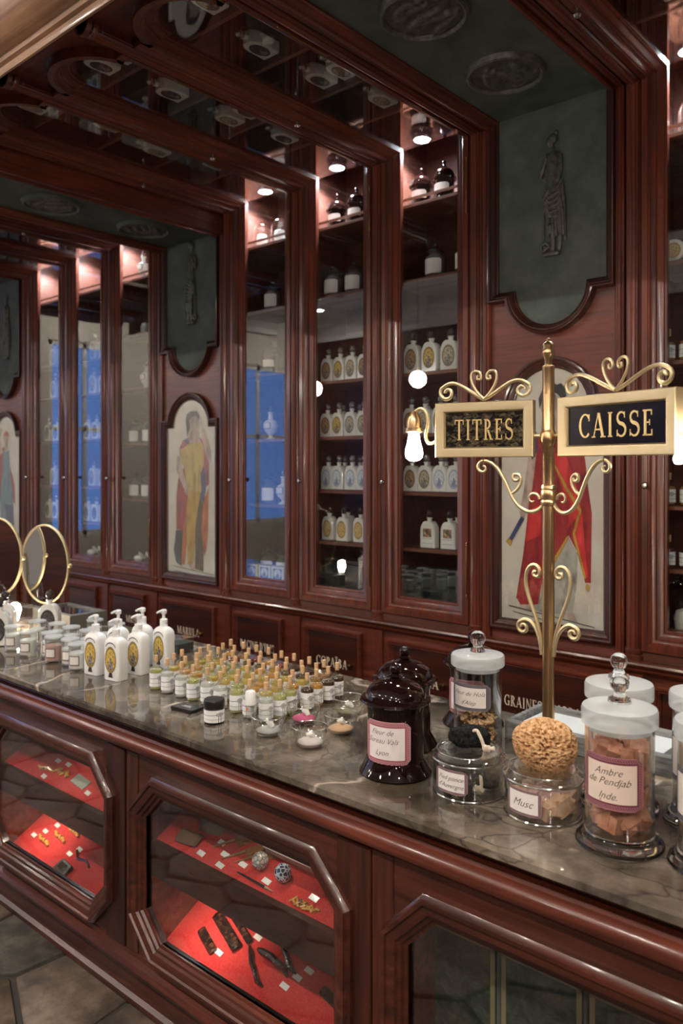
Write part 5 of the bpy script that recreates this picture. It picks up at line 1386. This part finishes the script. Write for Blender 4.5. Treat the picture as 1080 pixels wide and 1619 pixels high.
# little glass bowls of powder
bwl = MB().lathe([(0,0),(.026,0),(.032,.004),(.044,.022),(.051,.050),(.052,.058),(.050,.058),(.049,.050),(.042,.023),(.030,.006),(0,.005)], 32).mesh('bowl')
pwd = MB().lathe([(0,.006),(.030,.007),(.0365,.015),(.034,.018),(.022,.022),(.01,.024),(0,.024)], 24).mesh('powder')
spn = MB().tube([(.016,.0,.024),(.006,.004,.036),(-.008,.008,.034)], [.006,.010,.004], 8).mesh('spatula')
brim = torus(.0512, .0016, .0585)
POW = {n: mat(n+'_powder', c, .85, spec=.1) for n, c in dict(grey=(.44,.43,.41), pink=(.62,.10,.22), peach=(.70,.42,.24), sage=(.28,.25,.16), pale=(.68,.58,.54), white=(.76,.75,.72)).items()}
for x, y, n, lb in [(-1.745,1.658,'grey','small glass bowl of grey powder nearest the dropper'), (-1.580,1.668,'pale','small glass bowl of pale pink powder nearest the counter edge'), (-1.744,1.812,'pink','small glass bowl of bright pink crystals'), (-1.593,1.816,'peach','small glass bowl of peach powder'), (-1.690,1.962,'sage','small glass bowl of sage-green powder at the back'), (-1.520,1.960,'white','small glass bowl of white powder beside the amber jars')]:
    b = ob('glass_bowl', bwl, BOWLG, None, (x, y, Z0), (0,0,x*7)); tag(b, lb, 'bowl', 'small glass bowls of powder')
    ob('powder', pwd, POW[n], b); ob('spatula', spn, WHITE, b); ob('rim', brim, GEDGE, b)

# white pump bottles with gilt oval vignette
def rr_rect(w_, d_, r, n=4):
    p = []
    for cx, cy, a0 in ((w_/2-r,d_/2-r,0),(-w_/2+r,d_/2-r,PI/2),(-w_/2+r,-d_/2+r,PI),(w_/2-r,-d_/2+r,1.5*PI)):
        for i in range(n+1): a = a0+PI/2*i/n; p.append((cx+r*math.cos(a), cy+r*math.sin(a)))
    return p
def pump_body():
    mb = MB(); rings = []
    for z, s in ((0,.96),(.004,1),(.128,1),(.140,.97),(.150,.86),(.158,.66),(.162,.42),(.170,.36)):
        r = .012; w_, d_ = .084*s, .054*(s if s < .9 else s)
        rings.append([(x, y, z) for x, y in rr_rect(w_, max(d_, .026), min(r, max(d_,.026)/2-.001))])
    mb.loft(rings); return mb.mesh('pump_bottle_body', 45)
pbm = pump_body()
pcol = MB().lathe([(0,.1705),(.015,.1705),(.0155,.174),(.0155,.190),(.012,.193),(.006,.194),(.006,.212),(0,.212)], 18).mesh('pump_collar')
pact = MB().lathe([(0,.2125),(.011,.2125),(.0125,.216),(.0125,.226),(.009,.230),(0,.231)], 16).tube([(0,0,.224),(0,-.020,.2245),(0,-.036,.221)], [.0065,.0055,.004], 8).mesh('pump_head')
pov = oval_plate(.062, .100, .078, -.0274, 28)
parc = MB(); seg = [(.030*math.cos(a), .118+.026*math.sin(a)) for a in [.35+(PI-.7)*i/10 for i in range(11)]]
parc.loft([[(x*.9, -.0275, .118+(z-.118)*.85) for x, z in seg], [(x, -.0275, z) for x, z in seg]], cap=False, closed=False)
parcm = parc.mesh('arched_print', 0, False)
pkey = MB().poly([(-.012,.012),(.012,.012),(.007,.030),(-.007,.030)], -.0276, -.0270).mesh('label_foot')
pump = ('pump_bottle', pbm, WPLAS, [('pump_collar', pcol, WPLAS), ('pump_head', pact, WPLAS), ('oval_label', pov, OV_GOLD), ('arched_print', parcm, INK), ('label_foot', pkey, OV_GOLD)])
for x, y, lb in [(-2.775,1.712,'white pump bottle, left one of the front pair beside the candles'), (-2.640,1.716,'nearest white pump bottle, closest to the counter edge'), (-2.655,1.826,'white pump bottle with dark vignette behind the nearest one'), (-2.668,1.955,'white pump bottle standing rightmost beside the oil bottles'),
                 (-2.770,1.925,'white pump bottle half hidden behind the middle pair'), (-2.800,1.830,'white pump bottle directly behind the front pair')]:
    place(pump, (x, y, Z0), (0,0,facing(x, y, -.85)), lb, 'pump bottle', 'white pump bottles')
# clear acrylic box with a ring pull behind the pumps
ab = empty('acrylic_box', (-2.845, 2.16, Z0), rot=(0,0,.1), label='clear box with dark contents behind the pump bottles at the counter back', cat='box')
ob('box_walls', MB().box(-.055,.055,-.05,.05,0,.060,.003), JARG, ab); ob('dark_insert', MB().box(-.050,.050,-.045,.045,.004,.040), mat('dark_green_insert', (.03,.04,.035), .5), ab)
# candles in glass tumblers
cg = MB().lathe([(0,0),(.033,0),(.036,.004),(.036,.098),(.034,.098),(.034,.008),(0,.008)], 28).mesh('tumbler')
cw = MB().lathe([(0,.009),(.0335,.009),(.0335,.068),(.030,.070),(0,.069)], 24).mesh('wax')
cd_ = MB().lathe([(0,.0985),(.037,.0985),(.038,.101),(.037,.106),(0,.107)], 28).mesh('disc_lid')
cl_ = curved_label(.0363, .62, .022, .060, 10, 0)
candle = ('glass_candle', cg, JARG, [('wax', cw, WAX), ('label', cl_, LAB_TAN), ('disc_lid', cd_, FROST)])
for x, y, lb, wm in [(-3.415,1.698,'leftmost front candle tumbler in the row',WAX), (-3.256,1.685,'second front candle tumbler from the left edge',WAX), (-3.165,1.735,'candle tumbler left of the pink one, set slightly back',WAX), (-3.079,1.704,'pink wax candle tumbler in the front row',PWAX), (-2.985,1.725,'white candle tumbler between the pink candle and pump bottles',WAX), (-2.885,1.700,'white candle tumbler directly left of the pump bottles',WAX),
                 (-3.45,1.83,'back-row candle tumbler farthest left',WAX), (-3.33,1.86,'second back-row candle tumbler',WAX), (-3.21,1.86,'third back-row candle tumbler',WAX), (-3.09,1.87,'fourth back-row candle tumbler',WAX), (-2.97,1.87,'back-row candle tumbler behind the pump bottles',WAX), (-3.28,2.02,'rearmost left candle tumbler',WAX), (-3.12,2.03,'rearmost right candle tumbler',WAX)]:
    place(candle, (x, y, Z0), (0,0,facing(x, y, -.45)), lb+' of white-labelled candles' if len(lb.split()) < 10 else lb, 'candle', 'candles in glass tumblers', {'wax': wm})
# white flasks with dark stoppers at the left edge, behind the candles
for x, y, lb in [(-3.545,1.70,'white flask with dark ball stopper at the left edge of the counter'), (-3.56,1.95,'white flask with dark flower stopper left of the glass-topped case'), (-3.70,1.80,'white flask behind the leftmost candles')]:
    place(flask, (x, y, Z0), (0,0,facing(x, y, -.4)), lb, 'flask', 'white flasks on the counter', {'stopper': STOP, 'oval_label': OV_BLACK}, 1.25)
# shallow glass-topped case
tcs = empty('glass_topped_case', (-3.805, 2.195, Z0), label='shallow dark wooden case with glass top beside the round mirror', cat='display case')
a, b = .185, .105
ob('case_frame', MB().sweep([(a,b,.062),(a,-b,.062),(-a,-b,.062),(-a,b,.062)], [(0,-.062),(0,.004),(-.004,.008),(-.024,.008),(-.026,.002),(-.026,-.062)], (0,0,1), closed=True), mat('grey_weathered_frame', (.13,.12,.10), .45), tcs)
ob('case_floor', MB().box(-a+.026, a-.026, -b+.026, b-.026, 0, .008), BLACK, tcs); ob('glass_top', MB().box(-a+.025, a-.025, -b+.025, b-.025, .058, .062), PANE, tcs)
# round brass mirrors on a stand, with a small lit lamp behind
def mirror(x, y, z, rz, lb, R=.165, ry=.200):
    m = empty('round_mirror', (x, y, Z0), rot=(0,0,rz), label=lb, cat='mirror', group='brass round mirrors on the counter')
    zc = z-Z0
    ring = [(R*math.cos(2*PI*i/40), 0, zc+ry*math.sin(2*PI*i/40)) for i in range(40)]
    mb = MB()
    rings = []
    for i in range(41):
        a_ = 2*PI*i/40; c, s = math.cos(a_), math.sin(a_)
        rings.append([((R+q*math.cos(b_))*c, q*1.3*math.sin(b_), zc+(ry+q*math.cos(b_))*s) for q, b_ in [(.0065, 2*PI*k/8) for k in range(8)]])
    mb.loft(rings, cap=False)
    ob('mirror_rim', mb, BRASS, m)
    n = 40; mm = MB().loft([[(R*math.cos(2*PI*i/n), y_, zc+ry*math.sin(2*PI*i/n)) for i in range(n)] for y_ in (-.003, .003)])
    ob('mirror_glass', mm.mesh('mirror_glass', 30), MIRROR, m)
    ob('stand', MB().lathe([(0,0),(.07,0),(.07,.006),(.05,.012),(.014,.02),(.008,.03),(.008,zc-ry),(0,zc-ry)], 20, (0,.02,0)).tube([(0,.02,zc-ry-.02),(0,.022,zc-ry*.5),(0,.012,zc)], .007, 8), BRASS, m)
    for sg in (-1, 1): ob('pivot', MB().sphere((sg*(R+.010),0,zc), .012, 12, 8), BRASS, m)
    return m
mirror(-3.845, 2.08, 1.240, math.radians(14), 'round brass-rimmed mirror standing right of the other, reflecting the shop')
mirror(-4.06, 1.93, 1.275, math.radians(20), 'round brass-rimmed mirror cut by the left edge of the picture')
gl = empty('glass_cloche', (-4.14, 1.72, Z0), label='small glass bell cloche on a dark turned base reflected in the mirror', cat='cloche')
ob('base', MB().lathe([(0,0),(.045,0),(.05,.006),(.04,.014),(.036,.05),(.05,.06),(.05,.066),(0,.066)], 24), BLACK, gl)
ob('bell', MB().lathe([(.042,.067),(.042,.13),(.036,.155),(.022,.17),(.006,.175),(.010,.186),(0,.192)], 24), JARG, gl)
tl_ = empty('table_lamp', (-3.815, 1.905, Z0), label='small bright bulb lamp between the two brass mirrors', cat='lamp')
ob('lamp_base', MB().lathe([(0,0),(.035,0),(.035,.008),(.012,.015),(.010,.05),(0,.05)], 16), BRASS, tl_)
ob('bulb', MB().lathe([(0,.05),(.016,.05),(.026,.085),(.030,.105),(.024,.125),(.012,.135),(0,.137)], 16), mat('small_bulb_glow', (1,1,1), .3, emit=(1,.86,.68), es=BULB_W*.5), tl_)
# grey tray with papers, and small things among the right-hand jars
tr = empty('paper_tray', (-.955, 2.222, Z0), rot=(0,0,0), label='grey weathered wooden tray holding white paper behind the sign pole', cat='tray')
WG = mat('grey_weathered_wood', (.20,.20,.195), .6); t = NT(WG); f = t.noise(t.coord((6,40,40)), 2, 5); t.base(t.ramp(f, [(.3, (.09,.09,.088)), (.7, (.27,.275,.27))]))
a, b = .245, .113
ob('tray_frame', MB().sweep([(a,b,0),(a,-b,0),(-a,-b,0),(-a,b,0)], [(0,0),(0,.050),(-.004,.054),(-.018,.054),(-.020,.050),(-.020,0)], (0,0,1), closed=True), WG, tr)
ob('tray_floor', MB().box(-a+.02, a-.02, -b+.02, b-.02, 0, .004), WG, tr)
ps = tag(ob('paper_stack', MB().box(-.215,.20,-.080,.080,0,.036,.001), mat('pale_grey_paper', (.60,.63,.65), .7), None, (-.955, 2.222, Z0+.0045), (0,0,-.02)), 'stack of pale grey paper lying in the weathered tray', 'paper')
kb = empty('blue_booklet', (-.52, 2.06, Z0), rot=(0,0,.2), label='small dark blue box between the tall glass jars', cat='box')
ob('box_body', MB().box(-.05,.05,-.035,.035,0,.09,.002), mat('navy_card', (.02,.03,.07), .5), kb); ob('box_lid', MB().box(-.051,.051,-.036,.036,.0905,.105,.002), mat('navy_lid', (.025,.035,.085), .5), kb)

# ------------------------------------------------------------------ contents of the cabinets
HOMES = {'A': 'cabinet behind the bulb', 'B': 'cabinet left of the bulb cabinet', 'C': 'cabinet right of yellow-gowned print', 'D': 'cabinet left of yellow-gowned print', 'E': 'second cabinet left of yellow-gowned print', 'F': 'cabinet beside teal-gowned print', 'R': 'cabinet at right edge'}
dj_b, dj_l = dark_jar(.056, .100)
dj = ('dark_shelf_jar', dj_b, AMBER, [('lid', dj_l, AMBER), ('label', curved_label(.0462, 1.1, .024, .080, 12, .006), PAPER)])
lj = ('label_jar', MB().lathe([(0,0),(.046,0),(.048,.003),(.048,.095),(.040,.106),(.034,.110),(.034,.118),(0,.118)], 24).mesh('jar_body'), mat('smoky_jar_glass', (.10,.085,.075), .08, coat=.5),
      [('label', curved_label(.0485, 1.2, .018, .088, 12, .006), PAPER), ('lid', MB().lathe([(0,.1185),(.040,.1185),(.042,.122),(.040,.130),(.020,.138),(.012,.142),(.016,.150),(.010,.160),(0,.161)], 20).mesh('lid'), BLACK)])
clo = ('glass_cloche', MB().lathe([(.050,.012),(.050,.090),(.040,.122),(.020,.138),(.006,.142),(.010,.152),(.006,.160),(0,.161)], 24).mesh('bell'), JARG, [('base', MB().lathe([(0,0),(.058,0),(.058,.008),(.052,.011),(0,.011)], 24).mesh('base'), WSH), ('contents', MB().lathe([(0,.0115),(.030,.0115),(.034,.05),(.026,.075),(0,.085)], 16).mesh('contents'), WHITE)])
vas = ('footed_bottle', MB().lathe([(0,0),(.028,0),(.028,.006),(.012,.014),(.012,.022),(.034,.045),(.040,.075),(.034,.100),(.014,.112),(.012,.140),(.018,.146),(.016,.150),(0,.150)], 22).mesh('bottle_body'), FLG, [('label', curved_label(.0402, .8, .056, .094, 10, .004), LAB_TAN), ('stopper', MB().lathe([(0,.1505),(.010,.1505),(.006,.158),(.013,.168),(.008,.182),(0,.184)], 14).mesh('stopper'), SSTOP)])
boxw = ('small_white_box', MB().box(-.045,.045,-.03,.03,0,.075,.002).mesh('box_body'), WHITE, [('picture_label', rect_plate(.062, .010, .066, -.0306), OV_BLUE)])
boxd = ('dark_box', MB().box(-.05,.05,-.06,.06,0,.12,.003).mesh('box_body'), mat('dark_green_box', (.018,.024,.02), .25, coat=.4), [('lid', MB().box(-.052,.052,-.062,.062,.1205,.142,.003).mesh('lid'), BLACK)])
HERB = mat('herbarium_card', (.58,.47,.33), .6)
herb_m = MB().box(-.055,.055,-.003,.003,0,.22,.001).mesh('card_body')
sp = MB().tube([(.0,-.004,.03),(.004,-.004,.10),(-.002,-.004,.17)], .0022, 6)
for k in range(7):
    s = -1 if k % 2 else 1; sp.sphere((s*.018, -.0042, .06+.017*k), (.015,.001,.006), 8, 5)
herb = ('herbarium_card', herb_m, HERB, [('pressed_plant', sp.mesh('pressed_plant'), mat('dried_plant', (.08,.06,.04), .8))])
disc = ('round_soap_box', MB().lathe([(0,0),(.04,0),(.042,.003),(.042,.026),(.040,.029),(0,.029)], 24).move(Matrix.Translation((0,0,.042)) @ Matrix.Rotation(PI/2,4,'X')).mesh('box_body'), WHITE, [('gilt_disc', oval_plate(.056,.056,.042,-.0295), OV_ORN)])
coral = ('coral_piece', None, None, [('branch', MB().tube([(-.06,0,.012),(-.03,-.02,.05),(0,0,.015),(.03,-.01,.055),(.06,0,.012)], .010, 8).mesh('branch'), WHITE), ('shell', MB().sphere((0,-.05,.022), (.04,.03,.022), 14, 8).mesh('shell'), WHITE)])

NOUN = {'apothecary_flask': 'flask', 'dark_shelf_jar': 'jar', 'label_jar': 'jar', 'glass_cloche': 'cloche', 'footed_bottle': 'bottle', 'small_white_box': 'box', 'dark_box': 'box', 'herbarium_card': 'card', 'round_soap_box': 'soap box', 'oil_bottle': 'bottle', 'coral_piece': 'coral'}
def row(key, z, spec, n, desc, shelf, y=3.235, mats=None, x0=0.0, x1=1.0, sc_=1.06, rnd=random.Random(2)):
    g0, g1, cx = SHELF[key]; g0 -= .055; g1 += .055
    for i in range(n):
        x = g0+(g1-g0)*(x0+(x1-x0)*(i+.5)/n)
        lab = '%s %s from left, %s shelf, %s' % (ORD[i], desc, shelf, HOMES[key])
        m = mats[i % len(mats)] if isinstance(mats, list) else mats
        place(spec, (x, y+rnd.uniform(-.006,.006), z+.0005), (0,0,rnd.uniform(-.06,.06)), lab, NOUN[spec[0]], '%ss on the %s shelf of the %s' % (NOUN[spec[0]], shelf, HOMES[key]), m, sc_)
MG = {'oval_label': OV_GREY}; MB_ = {'oval_label': OV_BROWN}; MGO = {'oval_label': OV_GOLD}; MBL = {'oval_label': OV_BLUE}; MOR = {'oval_label': OV_ORN}; MK = {'oval_label': OV_BLACK}
SD = {'stopper': STOP}
# A
row('A', 3.03, dj, 3, 'dark jar with white label', 'top', 3.27)
row('A', 2.66, lj, 2, 'smoky labelled jar', 'second-highest', 3.25, x0=.2)
row('A', 2.20, flask, 4, 'cream engraved flask', 'third-highest', mats=[{**MB_,**SD},{**MGO,**SD},{**MG,**SD}], sc_=1.2)
row('A', 1.90, flask, 5, 'cream engraved flask', 'middle', mats=[MB_,MG,MG]); row('A', 1.90, flask, 4, 'rear cream flask', 'middle', 3.36, MG)
row('A', 1.615, flask, 5, 'oval-label flask', 'third-lowest', mats=[MB_,MG,MBL,MBL]); row('A', 1.615, flask, 4, 'rear flask', 'third-lowest', 3.36, MG)
row('A', 1.34, flaskp, 3, 'picture-label flask', 'second-lowest', x0=.22, sc_=1.08); row('A', 1.34, flaskp, 2, 'rear picture-label flask', 'second-lowest', 3.37, x0=.35)
row('A', 1.09, boxd, 3, 'dark box', 'bottom', 3.28)
# B
row('B', 3.03, dj, 3, 'dark jar with white label', 'top', 3.27)
row('B', 2.66, lj, 3, 'smoky labelled jar', 'second-highest', 3.25)
row('B', 2.20, flask, 5, 'cream engraved flask', 'third-highest', mats=[MB_,MGO,MG]); row('B', 2.20, flask, 3, 'rear cream flask', 'third-highest', 3.36, MG)
row('B', 1.90, flask, 5, 'cream engraved flask', 'middle', mats=[MB_,MGO,MG,MG]); row('B', 1.90, flask, 4, 'rear cream flask', 'middle', 3.36, MG)
row('B', 1.615, flask, 5, 'blue-emblem flask', 'third-lowest', mats=MBL); row('B', 1.615, flask, 4, 'rear blue-emblem flask', 'third-lowest', 3.36, MBL)
row('B', 1.34, flask, 4, 'gilt-ornament flask', 'second-lowest', mats=[{**MOR,**SD}]); row('B', 1.34, flask, 3, 'rear gilt-ornament flask', 'second-lowest', 3.37, {**MOR,**SD})
row('B', 1.09, boxd, 3, 'dark box', 'bottom', 3.30)
# C
row('C', 3.03, clo, 3, 'glass cloche', 'top', 3.25)
row('C', 2.65, lj, 1, 'smoky labelled jar', 'second-highest', 3.25, x0=.15, x1=.6); row('C', 2.65, vas, 1, 'footed bottle', 'second-highest', 3.24, x0=.55)
row('C', 2.28, dj, 1, 'dark jar', 'third-highest', 3.25, x0=.05, x1=.6); row('C', 2.28, herb, 1, 'tall herbarium card', 'third-highest', 3.36, x0=.55, sc_=1.3)
row('C', 1.90, vas, 1, 'footed bottle', 'middle', 3.24, x1=.7); row('C', 1.90, herb, 1, 'herbarium card', 'middle', 3.36, x0=.5, sc_=1.25); row('C', 1.90, lj, 1, 'labelled jar', 'middle', 3.25, x0=.62, x1=1)
row('C', 1.525, lj, 1, 'labelled jar', 'second-lowest', 3.25, x0=.12, x1=.5); row('C', 1.525, vas, 1, 'footed bottle', 'second-lowest', 3.24, x0=.4, x1=.8); row('C', 1.525, herb, 1, 'herbarium card', 'second-lowest', 3.38, x0=.5, sc_=1.3)
row('C', 1.09, boxw, 4, 'white printed box', 'bottom', 3.21); row('C', 1.09, herb, 1, 'tall herbarium card', 'bottom', 3.37, x0=.5, sc_=1.55); row('C', 1.09, lj, 2, 'rear glass jar', 'bottom', 3.31, x1=.6)
# D
row('D', 3.03, vas, 2, 'footed bottle', 'top', 3.24, x0=.2)
row('D', 2.65, clo, 2, 'glass cloche', 'second-highest', 3.25, x0=.2)
row('D', 2.28, vas, 2, 'footed bottle', 'third-highest', 3.25, x0=.2); row('D', 1.90, lj, 3, 'labelled jar', 'middle', 3.25); row('D', 1.525, lj, 3, 'labelled jar', 'second-lowest', 3.25)
row('D', 1.09, coral, 2, 'white coral piece', 'bottom', 3.27, x0=.1)
# E and F
for key in 'EF':
    row(key, 3.03, dj, 1, 'dark jar with white label', 'top', 3.25, x0=.3); row(key, 2.53, flask, 3, 'white flask', 'second-highest', 3.24, MG, sc_=1.15, x0=.15)
    row(key, 2.28, flask, 3, 'white flask', 'third-highest', 3.24, MG, sc_=1.15, x0=.15); row(key, 1.945, flask, 4, 'black-oval flask', 'middle', 3.23, MK); row(key, 1.60, flask, 3, 'cream flask', 'third-lowest', 3.24, [MG,MB_], sc_=1.1, x0=.1)
    row(key, 1.34, flask, 4, 'black-oval flask', 'second-lowest', 3.23, MK); row(key, 1.09, coral, 2, 'white coral piece', 'bottom', 3.27)
# R
row('R', 2.536, disc, 4, 'gilt round soap box', 'second-highest', 3.22); row('R', 2.15, oil, 7, 'small corked oil bottle', 'third-highest', 3.22, {'liquid': OILS['brown']}); row('R', 1.585, oil, 7, 'small corked oil bottle', 'third-lowest', 3.22, {'liquid': OILS['brown']})
row('R', 1.34, oil, 7, 'small corked oil bottle', 'second-lowest', 3.22, {'liquid': OILS['dark']}); row('R', 3.03, clo, 2, 'glass cloche', 'top', 3.25); row('R', 1.09, clo, 3, 'glass cloche', 'bottom', 3.26)
# flasks standing sideways on the boards of the overhead cases
OH = {'R': 'overhead case at upper right', 'A': 'overhead case above the bulb cabinet', 'B': 'middle overhead case', 'C': 'overhead case beside left green canopy', 'D': 'overhead case left of left green canopy', 'E': 'second overhead case from far left'}
rnd = random.Random(9)
for key in 'RABCDE':
    g0, g1, cx = SHELF[key]
    for j, (yb, bd) in enumerate(((1.83,'outermost'),(2.16,'second'),(2.49,'third'),(2.80,'innermost'))):
        n = 1 if (j == 3 or rnd.random() < .2) else 2
        for i in range(n):
            x = cx+(-.055+.115*i if n == 2 else rnd.uniform(-.03,.05))+rnd.uniform(-.01,.01)
            place(flask, (x, yb-.0005, HG+.075+.06*i*(j % 2)), (PI/2, 0, rnd.uniform(-.03,.03)), 'white sideways flask, %s on %s board, %s' % (['left','right'][i] if n == 2 else 'alone', bd, OH[key]), 'flask', 'flasks in the overhead cases', {'oval_label': rnd.choice([OV_BLACK, OV_BROWN, OV_GREY])}, 1.1)
